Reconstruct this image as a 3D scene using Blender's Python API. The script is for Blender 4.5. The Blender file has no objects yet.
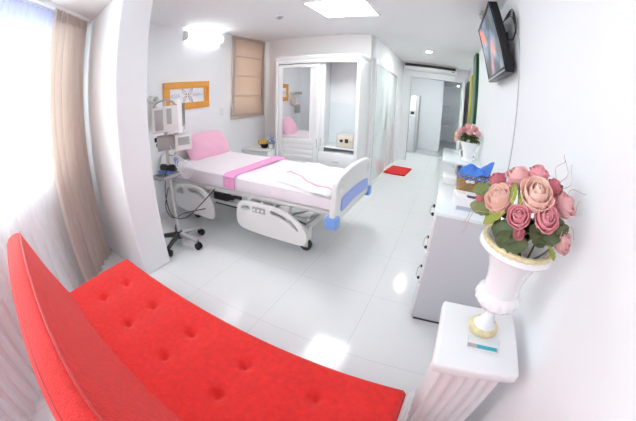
import bpy, bmesh, math, random
from mathutils import Vector, Matrix
R = math.radians
sc = bpy.context.scene
COL = sc.collection
random.seed(7)

# ------------------------------------------------------------------ materials
MATS = {}
def mat(name, col, rough=.5, metal=0., bump=0., bscale=40., spec=.5, sheen=0., coat=0., var=0., vscale=8., alpha=None, emit=None, estr=0., trans=0.):
    m = bpy.data.materials.new(name); m.use_nodes = True
    nt = m.node_tree; b = nt.nodes['Principled BSDF']
    b.inputs['Base Color'].default_value = (*col, 1); b.inputs['Roughness'].default_value = rough
    b.inputs['Metallic'].default_value = metal; b.inputs['Specular IOR Level'].default_value = spec
    if sheen: b.inputs['Sheen Weight'].default_value = sheen; b.inputs['Sheen Roughness'].default_value = .4
    if coat: b.inputs['Coat Weight'].default_value = coat
    if trans: b.inputs['Transmission Weight'].default_value = trans
    if emit: b.inputs['Emission Color'].default_value = (*emit, 1); b.inputs['Emission Strength'].default_value = estr
    tc = nt.nodes.new('ShaderNodeTexCoord')
    if var:
        n = nt.nodes.new('ShaderNodeTexNoise'); n.inputs['Scale'].default_value = vscale; n.inputs['Detail'].default_value = 4
        nt.links.new(tc.outputs['Object'], n.inputs['Vector'])
        mx = nt.nodes.new('ShaderNodeMix'); mx.data_type = 'RGBA'
        mx.inputs[6].default_value = (*[max(0, c*(1-var)) for c in col], 1); mx.inputs[7].default_value = (*[min(1, c*(1+var)) for c in col], 1)
        nt.links.new(n.outputs['Fac'], mx.inputs[0]); nt.links.new(mx.outputs[2], b.inputs['Base Color'])
    if bump:
        n = nt.nodes.new('ShaderNodeTexNoise'); n.inputs['Scale'].default_value = bscale; n.inputs['Detail'].default_value = 3
        nt.links.new(tc.outputs['Object'], n.inputs['Vector'])
        bp = nt.nodes.new('ShaderNodeBump'); bp.inputs['Strength'].default_value = bump; bp.inputs['Distance'].default_value = .01
        nt.links.new(n.outputs['Fac'], bp.inputs['Height']); nt.links.new(bp.outputs['Normal'], b.inputs['Normal'])
    MATS[name] = m
    return m

def fabric_see_through(name, col, transp, translu):
    m = bpy.data.materials.new(name); m.use_nodes = True; nt = m.node_tree
    nt.nodes.clear(); out = nt.nodes.new('ShaderNodeOutputMaterial')
    d = nt.nodes.new('ShaderNodeBsdfDiffuse'); d.inputs[0].default_value = (*col, 1)
    t = nt.nodes.new('ShaderNodeBsdfTranslucent'); t.inputs[0].default_value = (*col, 1)
    p = nt.nodes.new('ShaderNodeBsdfTransparent'); p.inputs[0].default_value = (*[min(1, c*1.05) for c in col], 1)
    a = nt.nodes.new('ShaderNodeMixShader'); a.inputs[0].default_value = translu
    b = nt.nodes.new('ShaderNodeMixShader'); b.inputs[0].default_value = transp
    # fine weave lets the light through unevenly
    tc = nt.nodes.new('ShaderNodeTexCoord'); n = nt.nodes.new('ShaderNodeTexNoise'); n.inputs['Scale'].default_value = 60
    nt.links.new(tc.outputs['Object'], n.inputs['Vector'])
    bp = nt.nodes.new('ShaderNodeBump'); bp.inputs['Strength'].default_value = .1; bp.inputs['Distance'].default_value = .005
    nt.links.new(n.outputs['Fac'], bp.inputs['Height']); nt.links.new(bp.outputs['Normal'], d.inputs['Normal'])
    nt.links.new(d.outputs[0], a.inputs[1]); nt.links.new(t.outputs[0], a.inputs[2])
    nt.links.new(a.outputs[0], b.inputs[1]); nt.links.new(p.outputs[0], b.inputs[2]); nt.links.new(b.outputs[0], out.inputs[0])
    return m

def tile_mat():
    m = mat('floor_tiles', (.80, .80, .80), .12, spec=.42)
    nt = m.node_tree; b = nt.nodes['Principled BSDF']
    g = nt.nodes.new('ShaderNodeNewGeometry'); sx = nt.nodes.new('ShaderNodeSeparateXYZ'); nt.links.new(g.outputs['Position'], sx.inputs[0])
    lines = []
    for ax, off in (('X', .3), ('Y', -.445)):
        a = nt.nodes.new('ShaderNodeMath'); a.operation = 'ADD'; a.inputs[1].default_value = off + 60.
        nt.links.new(sx.outputs[ax], a.inputs[0])
        mo = nt.nodes.new('ShaderNodeMath'); mo.operation = 'MODULO'; mo.inputs[1].default_value = .6; nt.links.new(a.outputs[0], mo.inputs[0])
        pp = nt.nodes.new('ShaderNodeMath'); pp.operation = 'PINGPONG'; pp.inputs[1].default_value = .3; nt.links.new(mo.outputs[0], pp.inputs[0])
        lt = nt.nodes.new('ShaderNodeMath'); lt.operation = 'LESS_THAN'; lt.inputs[1].default_value = .0013; nt.links.new(pp.outputs[0], lt.inputs[0])
        lines.append(lt)
    mx = nt.nodes.new('ShaderNodeMath'); mx.operation = 'MAXIMUM'
    nt.links.new(lines[0].outputs[0], mx.inputs[0]); nt.links.new(lines[1].outputs[0], mx.inputs[1])
    n = nt.nodes.new('ShaderNodeTexNoise'); n.inputs['Scale'].default_value = 3; nt.links.new(g.outputs['Position'], n.inputs['Vector'])
    c1 = nt.nodes.new('ShaderNodeMix'); c1.data_type = 'RGBA'; c1.inputs[6].default_value = (.76, .765, .77, 1); c1.inputs[7].default_value = (.80, .805, .81, 1)
    nt.links.new(n.outputs['Fac'], c1.inputs[0])
    c2 = nt.nodes.new('ShaderNodeMix'); c2.data_type = 'RGBA'; c2.inputs[7].default_value = (.56, .56, .56, 1)
    nt.links.new(mx.outputs[0], c2.inputs[0]); nt.links.new(c1.outputs[2], c2.inputs[6]); nt.links.new(c2.outputs[2], b.inputs['Base Color'])
    return m

M_floor = tile_mat()
M_wall = mat('wall_paint', (.87, .88, .90), .55, bump=.03, bscale=120, var=.01)
M_wallw = mat('wall_paint_warm', (.88, .86, .85), .55, bump=.03, bscale=120, var=.01)
M_ceil = mat('ceiling_paint', (.84, .84, .845), .7, bump=.02, bscale=90)
M_white = mat('white_lacquer', (.88, .88, .88), .25, var=.01)
M_wood = mat('white_wood', (.86, .86, .865), .35)
M_cool = mat('pale_blue_lacquer', (.82, .88, .89), .12, var=.015)
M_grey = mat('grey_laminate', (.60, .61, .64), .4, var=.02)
M_plas = mat('grey_white_plastic', (.80, .80, .78), .35, var=.01)
M_plas2 = mat('mid_grey_plastic', (.44, .44, .43), .4, var=.03)
M_dark = mat('dark_plastic', (.03, .03, .033), .35)
M_black = mat('black_gloss', (.012, .012, .014), .3, spec=.3)
M_steel = mat('steel', (.55, .55, .55), .28, metal=.9)
M_steelp = mat('painted_steel', (.62, .62, .60), .3, metal=.15)
M_red = mat('red_velvet', (.76, .022, .018), .85, bump=.45, bscale=150, sheen=.12, var=.22, vscale=38)
M_redseam = mat('red_piping', (.55, .012, .012), .7, sheen=.2, var=.1)
M_mat = mat('red_mat', (.72, .02, .02), .95, bump=.8, bscale=180, var=.2, vscale=60)
M_brown = fabric_see_through('brown_drape', (.80, .72, .67), .06, .42)
M_blind = fabric_see_through('tan_blind', (.68, .55, .46), .01, .25)
M_blindb = mat('brown_trim', (.50, .41, .35), .8, bump=.1, bscale=100)
M_sheer = fabric_see_through('white_sheer', (.96, .96, .97), .5, .4)
M_header = fabric_see_through('lavender_tape', (.66, .68, .90), .22, .45)
M_orange = mat('orange_frame', (.80, .36, .06), .45, var=.05)
M_paper = mat('white_paper', (.84, .84, .86), .5)
M_brownink = mat('brown_ink', (.30, .12, .08), .5)
M_greyink = mat('pale_grey_ink', (.50, .52, .60), .5)
M_pink = mat('pink_cotton', (.90, .50, .65), .85, bump=.25, bscale=30, sheen=.2, var=.03)
M_runner = mat('magenta_runner', (.84, .36, .62), .8, bump=.1, bscale=60, var=.04)
M_sheet = mat('white_sheet', (.84, .77, .815), .85, bump=.25, bscale=14, var=.02)
M_blanket = mat('white_blanket', (.83, .82, .83), .9, bump=.3, bscale=16, var=.01)
M_pinktrim = mat('rose_piping', (.88, .48, .60), .8)
M_blue = mat('blue_plastic', (.20, .38, .78), .35, var=.03)
M_bluelight = mat('periwinkle_panel', (.32, .42, .84), .35, var=.03)
M_mirror = mat('mirror_glass', (.86, .88, .88), .02, metal=1.)
M_cream = mat('cream_safe', (.80, .72, .58), .5, var=.05)
M_gold = mat('gold_leaf', (.78, .50, .14), .3, metal=.8, bump=.3, bscale=70, var=.2, vscale=30)
M_goldp = mat('gold_paint', (.86, .68, .40), .45, metal=.25, bump=.4, bscale=90, var=.35, vscale=45)
M_ceramic = mat('white_ceramic', (.88, .88, .89), .22, coat=.2)
M_plaster = mat('white_plaster', (.88, .88, .89), .4, bump=.02)
M_teal = mat('teal_print', (.03, .42, .50), .4)
M_acryl = mat('clear_acrylic', (.80, .84, .86), .1, spec=.6)
M_green = mat('green_board', (.008, .07, .03), .3, var=.1)
M_yellow = mat('yellow_board', (.36, .34, .03), .35, var=.1)
M_wicker = mat('wicker', (.42, .25, .11), .7, var=.35, vscale=60, bump=.5, bscale=90)
M_cloth = mat('blue_cloth', (.07, .22, .68), .8, bump=.2, bscale=25, var=.12)
M_leaf = mat('olive_leaf', (.20, .24, .08), .55, var=.3, vscale=20)
M_leafd = mat('dark_leaf', (.10, .13, .05), .5, var=.35, vscale=20)
M_leafb = mat('lime_leaf', (.36, .42, .08), .5, var=.25, vscale=20)
M_stem = mat('brown_stem', (.16, .10, .05), .7)
M_wire = mat('tan_tendril', (.50, .36, .28), .6)
M_peach = mat('peach_petal', (1.0, .68, .58), .6, var=.10, vscale=18, sheen=.2)
M_rose = mat('rose_petal', (.90, .38, .42), .6, var=.2, vscale=18, sheen=.2)
M_dusty = mat('dusty_petal', (.70, .22, .27), .65, var=.25, vscale=22, sheen=.2)
M_coral = mat('coral_petal', (.96, .53, .52), .6, var=.18, vscale=18, sheen=.2)
M_cable = mat('grey_cable', (.55, .55, .56), .5)
M_frost = mat('frosted_glass', (.66, .74, .76), .2)
M_beige = mat('beige_plastic', (.72, .55, .42), .45)

def emit_mat(name, col, s):
    m = bpy.data.materials.new(name); m.use_nodes = True; nt = m.node_tree; nt.nodes.clear()
    o = nt.nodes.new('ShaderNodeOutputMaterial'); e = nt.nodes.new('ShaderNodeEmission')
    e.inputs[0].default_value = (*col, 1); e.inputs[1].default_value = s; nt.links.new(e.outputs[0], o.inputs[0]); return m
L_panel = emit_mat('panel_glow', (.95, .995, 1), 15)
L_lamp = emit_mat('tube_glow', (.97, 1, .99), 5.5)
L_spot2 = emit_mat('dim_spot_glow', (.97, 1, .99), 90)
L_added_panel = emit_mat('added_corridor_glow', (.93, .995, 1), 26)  # glow of the added corridor panel, hidden above the door head
L_spot = emit_mat('spot_glow', (.97, 1, .99), 700)

def glass_mat():
    m = bpy.data.materials.new('window_glass'); m.use_nodes = True; nt = m.node_tree; nt.nodes.clear()
    o = nt.nodes.new('ShaderNodeOutputMaterial'); t = nt.nodes.new('ShaderNodeBsdfTransparent'); g = nt.nodes.new('ShaderNodeBsdfGlossy')
    g.inputs['Roughness'].default_value = .02; x = nt.nodes.new('ShaderNodeMixShader'); x.inputs[0].default_value = .06
    nt.links.new(t.outputs[0], x.inputs[1]); nt.links.new(g.outputs[0], x.inputs[2]); nt.links.new(x.outputs[0], o.inputs[0]); return m
M_glass = glass_mat()

def screen_mat():
    m = mat('dark_screen', (.05, .05, .055), .45, spec=.08)
    nt = m.node_tree; b = nt.nodes['Principled BSDF']
    tc = nt.nodes.new('ShaderNodeTexCoord'); v = nt.nodes.new('ShaderNodeTexVoronoi'); v.inputs['Scale'].default_value = 7
    nt.links.new(tc.outputs['Object'], v.inputs['Vector'])
    n = nt.nodes.new('ShaderNodeTexNoise'); n.inputs['Scale'].default_value = 4; nt.links.new(tc.outputs['Object'], n.inputs['Vector'])
    r = nt.nodes.new('ShaderNodeValToRGB'); e = r.color_ramp.elements
    e[0].position = .42; e[0].color = (.09, .10, .105, 1); e[1].position = .66; e[1].color = (.62, .20, .15, 1)
    x = r.color_ramp.elements.new(.54); x.color = (.16, .22, .30, 1)
    nt.links.new(n.outputs['Fac'], r.inputs[0]); nt.links.new(r.outputs[0], b.inputs['Base Color'])
    nt.links.new(r.outputs[0], b.inputs['Emission Color']); b.inputs['Emission Strength'].default_value = .55
    return m
M_screen = screen_mat()

# ------------------------------------------------------------------ mesh helpers
class MB:
    def __init__(s): s.v = []; s.f = []
    def add(s, vs, fs):
        o = len(s.v); s.v += [tuple(v) for v in vs]; s.f += [tuple(i+o for i in f) for f in fs]; return s
    def box(s, a, b, M=None):
        (x0, y0, z0), (x1, y1, z1) = a, b
        vs = [Vector(p) for p in ((x0,y0,z0),(x1,y0,z0),(x1,y1,z0),(x0,y1,z0),(x0,y0,z1),(x1,y0,z1),(x1,y1,z1),(x0,y1,z1))]
        if M is not None: vs = [M @ v for v in vs]
        return s.add(vs, [(3,2,1,0),(4,5,6,7),(0,1,5,4),(1,2,6,5),(2,3,7,6),(3,0,4,7)])
    def cyl(s, p0, p1, r0, r1=None, n=16, cap=True):
        p0 = Vector(p0); p1 = Vector(p1); r1 = r0 if r1 is None else r1
        d = (p1-p0).normalized(); u = d.orthogonal().normalized(); w = d.cross(u)
        vs = [p0+(u*math.cos(2*math.pi*i/n)+w*math.sin(2*math.pi*i/n))*r0 for i in range(n)] + [p1+(u*math.cos(2*math.pi*i/n)+w*math.sin(2*math.pi*i/n))*r1 for i in range(n)]
        fs = [(i, (i+1) % n, n+(i+1) % n, n+i) for i in range(n)]
        if cap: fs += [tuple(range(n-1, -1, -1)), tuple(range(n, 2*n))]
        return s.add(vs, fs)
    def tube(s, pts, r, n=8):
        pts = [Vector(p) for p in pts]; u = None; rings = []
        for i, p in enumerate(pts):
            d = (pts[min(i+1, len(pts)-1)]-pts[max(i-1, 0)]).normalized()
            u = d.orthogonal().normalized() if u is None else (u-d*u.dot(d)).normalized()
            w = d.cross(u); rr = r[i] if isinstance(r, (list, tuple)) else r
            rings.append([p+(u*math.cos(2*math.pi*k/n)+w*math.sin(2*math.pi*k/n))*rr for k in range(n)])
        vs = [v for g in rings for v in g]; fs = []
        for i in range(len(rings)-1):
            for k in range(n): fs.append((i*n+k, i*n+(k+1) % n, (i+1)*n+(k+1) % n, (i+1)*n+k))
        fs += [tuple(range(n-1, -1, -1)), tuple(range((len(rings)-1)*n, len(rings)*n))]
        return s.add(vs, fs)
    def lathe(s, prof, c=(0, 0, 0), n=32, flute=None, cap=True):
        vs = []; c = Vector(c)
        for (r, z) in prof:
            for k in range(n):
                a = 2*math.pi*k/n; rr = r*(flute(a, z) if flute else 1)
                vs.append(c+Vector((rr*math.cos(a), rr*math.sin(a), z)))
        fs = []
        for i in range(len(prof)-1):
            for k in range(n): fs.append((i*n+k, i*n+(k+1) % n, (i+1)*n+(k+1) % n, (i+1)*n+k))
        if cap and prof[0][0] > 1e-6: fs.append(tuple(range(n-1, -1, -1)))
        if cap and prof[-1][0] > 1e-6: fs.append(tuple(range((len(prof)-1)*n, len(prof)*n)))
        return s.add(vs, fs)
    def grid(s, fn, nu, nv, closed_u=False):
        vs = [fn(i/(nu-1) if not closed_u else i/nu, j/(nv-1)) for i in range(nu) for j in range(nv)]
        fs = []
        for i in range(nu if closed_u else nu-1):
            for j in range(nv-1):
                a = i*nv+j; b = ((i+1) % nu)*nv+j; fs.append((a, b, b+1, a+1))
        return s.add(vs, fs)
    def sphere(s, c, r, nu=16, nv=10, sq=(1, 1, 1)):
        c = Vector(c)
        def f(u, v):
            a = 2*math.pi*u; b = math.pi*(v-.5)
            return c+Vector((math.cos(a)*math.cos(b)*r*sq[0], math.sin(a)*math.cos(b)*r*sq[1], math.sin(b)*r*sq[2]))
        return s.grid(f, nu, nv, True)
    def extrude(s, poly, d):
        n = len(poly); d = Vector(d); vs = [Vector(p) for p in poly]+[Vector(p)+d for p in poly]
        return s.add(vs, [tuple(range(n-1, -1, -1)), tuple(range(n, 2*n))]+[(i, (i+1) % n, n+(i+1) % n, n+i) for i in range(n)])

def wpos(o):
    p = Vector(o.location)
    while o.parent: o = o.parent; p += Vector(o.location)
    return p
def link(name, me, m, parent=None, loc=None, smooth=True):
    o = bpy.data.objects.new(name, me); COL.objects.link(o)
    if m: me.materials.append(m)
    if smooth:
        for p in me.polygons: p.use_smooth = True
        e = o.modifiers.new('es', 'EDGE_SPLIT'); e.split_angle = R(38)
    if parent: o.parent = parent
    if loc is not None: o.location = loc
    return o
def obj(name, mb, m, parent=None, local=False, origin=None, bevel=0, seg=2, subd=0, smooth=True, solid=0, weld=False):
    """vertices are given in world space unless local; the object origin sits at the parent's origin or at `origin`."""
    off = Vector((0, 0, 0))
    if not local:
        if parent: off = wpos(parent)
        elif origin is not None: off = Vector(origin)
    me = bpy.data.meshes.new(name); me.from_pydata([tuple(Vector(v)-off) for v in mb.v], [], mb.f)
    bm = bmesh.new(); bm.from_mesh(me)
    if weld: bmesh.ops.remove_doubles(bm, verts=bm.verts, dist=1e-5)
    bmesh.ops.recalc_face_normals(bm, faces=bm.faces); bm.to_mesh(me); bm.free(); me.update()
    o = link(name, me, m, parent, None if (parent or origin is None or local) else origin, smooth)
    es = o.modifiers.get('es')
    if es: o.modifiers.remove(es)
    if solid: x = o.modifiers.new('so', 'SOLIDIFY'); x.thickness = solid; x.offset = 0
    if bevel: x = o.modifiers.new('bv', 'BEVEL'); x.width = bevel; x.segments = seg; x.limit_method = 'ANGLE'; x.angle_limit = R(40)
    if subd: x = o.modifiers.new('sd', 'SUBSURF'); x.levels = subd; x.render_levels = subd
    if smooth and not subd: e = o.modifiers.new('es', 'EDGE_SPLIT'); e.split_angle = R(38)
    return o
def thing(name, label, cat, loc=(0, 0, 0), rotz=0, group=None):
    o = bpy.data.objects.new(name, None); COL.objects.link(o); o.empty_display_size = .05
    o.location = loc; o.rotation_euler = (0, 0, rotz); return tag(o, label, cat, group)
def tag(o, label, cat, group=None):
    o['label'] = label; o['category'] = cat
    if group: o['group'] = group
    return o
def struct(name, mb, m, **k):
    o = obj(name, mb, m, smooth=False, **k); o['kind'] = 'structure'; return o
def copy_tree(o, parent=None):
    c = o.copy(); COL.objects.link(c)
    if parent: c.parent = parent
    for ch in [x for x in o.children]: copy_tree(ch, c)
    return c
def cat_rom(pts, n=6, closed=True):
    out = []; N = len(pts); pts = [Vector(p) for p in pts]
    for i in range(N if closed else N-1):
        g = lambda k: pts[k % N] if closed else pts[min(max(k, 0), N-1)]
        p0, p1, p2, p3 = g(i-1), g(i), g(i+1), g(i+2)
        for t in range(n):
            t /= n; out.append(.5*((2*p1)+(p2-p0)*t+(2*p0-5*p1+4*p2-p3)*t*t+(3*p1-p0-3*p2+p3)*t**3))
    if not closed: out.append(pts[-1])
    return out
def plate(name, outline, holes, thick, m, parent, M, bevel=.004, smoothn=5):
    """a flat plate with real holes; outline in 2D, placed by matrix M"""
    cu = bpy.data.curves.new(name, 'CURVE'); cu.dimensions = '2D'; cu.fill_mode = 'BOTH'; cu.extrude = thick/2-bevel; cu.bevel_depth = bevel; cu.bevel_resolution = 2
    for loop in [outline]+holes:
        pts = cat_rom([(x, y, 0) for x, y in loop], smoothn) if smoothn else [Vector((x, y, 0)) for x, y in loop]
        sp = cu.splines.new('POLY'); sp.points.add(len(pts)-1); sp.use_cyclic_u = True
        for i, p in enumerate(pts): sp.points[i].co = (p.x, p.y, 0, 1)
    t = bpy.data.objects.new('t', cu); COL.objects.link(t); bpy.context.view_layer.update()
    me = bpy.data.meshes.new_from_object(t.evaluated_get(bpy.context.evaluated_depsgraph_get()))
    bpy.data.objects.remove(t); me.name = name
    off = wpos(parent) if parent else Vector((0, 0, 0))
    me.transform(Matrix.Translation(-off) @ M); me.materials.clear()
    return link(name, me, m, parent)
def text(name, s, size, m, parent, M, extrude=.0008, align='CENTER'):
    cu = bpy.data.curves.new(name, 'FONT'); cu.body = s; cu.size = size; cu.extrude = extrude; cu.align_x = align; cu.align_y = 'CENTER'
    t = bpy.data.objects.new('t', cu); COL.objects.link(t); bpy.context.view_layer.update()
    me = bpy.data.meshes.new_from_object(t.evaluated_get(bpy.context.evaluated_depsgraph_get()))
    bpy.data.objects.remove(t); me.name = name
    off = wpos(parent); me.transform(Matrix.Translation(-off) @ M); me.materials.clear()
    return link(name, me, m, parent, smooth=False)
def basis(o, x, y):
    x = Vector(x).normalized(); y = Vector(y).normalized(); z = x.cross(y)
    return Matrix(((x.x, y.x, z.x, o[0]), (x.y, y.y, z.y, o[1]), (x.z, y.z, z.z, o[2]), (0, 0, 0, 1)))

# ------------------------------------------------------------------ camera (16 mm full-frame fisheye, photographer's height)
CAMH = 1.37
cam = bpy.data.cameras.new('camera'); co = bpy.data.objects.new('camera', cam); COL.objects.link(co)
cam.type = 'PANO'; cam.sensor_width = 36; cam.sensor_fit = 'HORIZONTAL'
cam.panorama_type = 'FISHEYE_EQUISOLID'; cam.fisheye_lens = 16.0; cam.fisheye_fov = math.pi
cam.clip_start = .02; cam.clip_end = 200
yaw, pitch, roll = R(25.11), R(-23.0), R(1.645)
co.matrix_world = Matrix.Translation((0, 0, CAMH)) @ Matrix.Rotation(yaw, 4, 'Z') @ Matrix.Rotation(math.pi/2+pitch, 4, 'X') @ Matrix.Rotation(roll, 4, 'Z')
sc.camera = co

# ------------------------------------------------------------------ setting
CZ = 2.4; XR = .5; XL = -2.95; YB = 4.02; YF = 6.8; XC = -1.08; YR = -1.35; T = .1
e = struct('floor', MB().box((-3.6, YR-T, -.1), (2.3, 12.6, 0)), M_floor)
struct('ceiling', MB().box((-3.6, YR-T, CZ), (2.3, 12.6, CZ+.1)), M_ceil)
struct('wall_right', MB().box((XR, YR-T, 0), (XR+T, YF, CZ)), M_wall)
struct('wall_rear', MB().box((-1.2, YR-T, 0), (XR, YR, CZ)), M_wall)
struct('wall_back', MB().box((XL, YB, 0), (XC-.04, YB+T, CZ)), M_wallw)
# head wall with an opening behind the roman blind
BY0, BY1, BZ0, BZ1 = 3.2, 3.84, 1.2, 2.25
w = MB(); w.box((XL-T, 1.17, 0), (XL, BY0, CZ)); w.box((XL-T, BY1, 0), (XL, YB+T, CZ)); w.box((XL-T, BY0, 0), (XL, BY1, BZ0)); w.box((XL-T, BY0, BZ1), (XL, BY1, CZ))
struct('wall_left', w, M_wall)
struct('wall_pillar', MB().box((-3.2, .87, 0), (-2.035, 1.17, CZ)), M_wall, bevel=.012)
# closet side: wall above and beyond the built-in closet
w = MB(); w.box((XC-T, YB+.14, 2.03), (XC, 6.15, CZ)); w.box((XC-T, 6.15, 0), (XC, YF, CZ)); w.box((XC-.7, YB+T, 0), (XC-.6, YF, CZ))
struct('wall_closet', w, M_wall)
DX0, DX1, DZ = -.89, .33, 2.06
w = MB(); w.box((XC-.6, YF, 0), (DX0, YF+T, CZ)); w.box((DX1, YF, 0), (XR+T, YF+T, CZ)); w.box((DX0, YF, DZ), (DX1, YF+T, CZ))
struct('wall_far', w, M_wall)
# beyond the doorway
struct('wall_corridor_left', MB().box((-1.75, YF+T, 0), (-1.65, 9.1, CZ)), M_wall)
struct('wall_corridor_back', MB().box((-1.75, 9.0, 0), (-.13, 9.1, CZ)), M_wall)
struct('wall_corridor_inner', MB().box((-.23, 9.1, 0), (-.13, 12.6, CZ)), M_wall)
struct('wall_corridor_end', MB().box((-.23, 12.3, 0), (2.3, 12.4, CZ)), M_wall)
struct('wall_corridor_right', MB().box((2.0, YF, 0), (2.1, 12.4, CZ)), M_wall)
struct('wall_corridor_front', MB().box((XR+T, YF, 0), (2.1, YF+T, CZ)), M_wall)
struct('floor_corridor', MB().box((-1.65, 7.99, 0), (2.0, 12.3, .01)), mat('grey_floor', (.60, .64, .65), .2))
# floor threshold and darker corridor floor line
struct('trim_1', MB().box((-1.65, 7.95, 0), (2.0, 7.99, .012)), M_grey)
w = MB(); w.box((DX0-.045, YF-.012, 0), (DX0, YF+T+.01, DZ+.045)); w.box((DX1, YF-.012, 0), (DX1+.045, YF+T+.01, DZ+.045)); w.box((DX0, YF-.012, DZ), (DX1, YF+T+.01, DZ+.045))
struct('trim_2', w, M_white)
struct('baseboard_right', MB().box((XR-.01, 2.45, 0), (XR, YF, .07)), M_white)
struct('baseboard_left', MB().box((XL, 1.17, 0), (XL+.01, 3.5, .07)), M_white)

# diagonal window wall; s runs along it, n points into the room
P0 = Vector((-2.18, .13, 0)); DS = Vector((-.679, .734, 0)).normalized(); DN = Vector((.734, .679, 0)).normalized()
def W(s, n, z): return P0+DS*s+DN*n+Vector((0, 0, z))
def wbox(mb, s0, s1, n0, n1, z0, z1):
    return mb.extrude([W(s0, n0, z0), W(s1, n0, z0), W(s1, n1, z0), W(s0, n1, z0)], (0, 0, z1-z0))
NW = -.14
WS0, WS1, WZ0, WZ1 = -1.75, .60, 1.0, 2.22
w = MB(); wbox(w, -2.25, WS0, NW-.12, NW, 0, CZ); wbox(w, WS1, 1.35, NW-.12, NW, 0, CZ); wbox(w, WS0, WS1, NW-.12, NW, 0, WZ0); wbox(w, WS0, WS1, NW-.12, NW, WZ1, CZ)
struct('wall_window', w, M_wall)
def window(n, corners, mid):
    pass
wf = MB()
for a, b, c, d in ((WS0, WS0+.05, WZ0, WZ1), (WS1-.05, WS1, WZ0, WZ1), (WS0+.05, WS1-.05, WZ0, WZ0+.05), (WS0+.05, WS1-.05, WZ1-.05, WZ1), (-.55, -.5, WZ0+.05, WZ1-.05)):
    wbox(wf, a, b, NW-.09, NW-.04, c, d)
w1 = struct('window_1', wf, M_white)
g = obj('window_pane', wbox(MB(), WS0+.05, WS1-.05, NW-.068, NW-.062, WZ0+.05, WZ1-.05), M_glass, w1, smooth=False)
wf = MB()
for a, b, c, d in ((BY0, BY0+.04, BZ0, BZ1), (BY1-.04, BY1, BZ0, BZ1), (BY0+.04, BY1-.04, BZ0, BZ0+.04), (BY0+.04, BY1-.04, BZ1-.04, BZ1)):
    wf.box((XL-.08, a, c), (XL-.04, b, d))
w2 = struct('window_2', wf, M_white)
obj('window_pane', MB().box((XL-.062, BY0+.04, BZ0+.04), (XL-.058, BY1-.04, BZ1-.04)), M_glass, w2, smooth=False)

# ------------------------------------------------------------------ curtains
cr = thing('curtain_rail', 'white double curtain rail fixed under the ceiling above the window', 'curtain rail', W(-.3, 0, CZ))
for n_ in (.03, -.06):
    obj('track', wbox(MB(), -2.0, .93, n_-.012, n_+.012, CZ-.034, CZ-.0), M_white, cr, smooth=False)
def drape(s0, s1, n0, z0, z1, pleats, amp, gather=0, nz=16, per=10):
    nu = int(pleats*per)+1
    def f(u, v):
        s = s0+(s1-s0)*u; z = z0+(z1-z0)*v
        a = amp*(1-.55*v**6)*(1-gather*v); ph = 2*math.pi*pleats*u
        return W(s+.3*a*math.sin(ph*2+1), n0+a*math.sin(ph)+.25*a*math.sin(ph*.37+v*2), z)
    return MB().grid(f, nu, nz)
sh = thing('sheer_curtain', 'white pleated sheer curtain hanging full length across the bright window', 'curtain', W(-.8, -.06, .02))
obj('sheer_fabric', drape(-1.95, .45, -.065, .02, CZ-.03, 20, .022, 0, 16, 14), M_sheer, sh)
hd = MB()
for i in range(31):
    s = -1.95+i*.08
    hd.add([W(s, -.035, CZ-.03), W(s+.055, -.035, CZ-.03), W(s+.048, -.033, CZ-.19), W(s+.012, -.033, CZ-.19)], [(0, 1, 2, 3)])
def fh(u, v): return W(-1.95+2.4*u, -.032+.006*math.sin(u*2*math.pi*30), CZ-.03-.17*v)
obj('header_tape', MB().grid(fh, 241, 3), M_header, sh)
dr = thing('window_drape', 'taupe brown curtain gathered at the pillar side of the window', 'curtain', W(.6, .03, .02))
obj('drape_fabric', drape(.24, .88, .035, .02, CZ-.04, 6.5, .03, .1, 20, 14), M_brown, dr, solid=.003)
obj('pleated_heading', drape(.24, .88, .038, CZ-.13, CZ-.032, 13, .022, 0, 3, 12), M_brown, dr, solid=.004)

# roman blind on the head wall
rb = thing('roman_blind', 'tan roman blind with brown edges beside the wardrobe corner', 'blind', (XL+.03, 3.52, 1.08))
def fb(u, v):
    y = 3.13+.78*u; z = 1.10+(2.36-1.10)*v
    k = (v*4) % 1
    return Vector((XL+.03+.012*math.sin(math.pi*k)**.6+.006*math.sin(u*9+v*5), y, z))
obj('blind_fabric', MB().grid(fb, 20, 60), M_blind, rb, solid=.003)
b = MB(); b.box((XL+.032, 3.12, 1.09), (XL+.05, 3.185, 2.365)); b.box((XL+.032, 3.86, 1.09), (XL+.05, 3.92, 2.365)); b.box((XL+.03, 3.12, 2.335), (XL+.056, 3.92, 2.375)); b.box((XL+.03, 3.12, 1.07), (XL+.052, 3.92, 1.10))
obj('blind_border', b, M_blindb, rb, bevel=.003)
b = MB()
for z in (1.42, 1.735, 2.05): b.box((XL+.034, 3.18, z-.008), (XL+.052, 3.87, z+.008))
obj('blind_rod', b, mat('tan_seam', (.64, .52, .43), .8), rb, bevel=.004)
obj('pull_cord', MB().tube([(XL+.045, 3.13, 2.36), (XL+.055, 3.118, 1.9), (XL+.052, 3.11, 1.3), (XL+.05, 3.125, 1.22)], .003, 6), M_white, rb)

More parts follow.
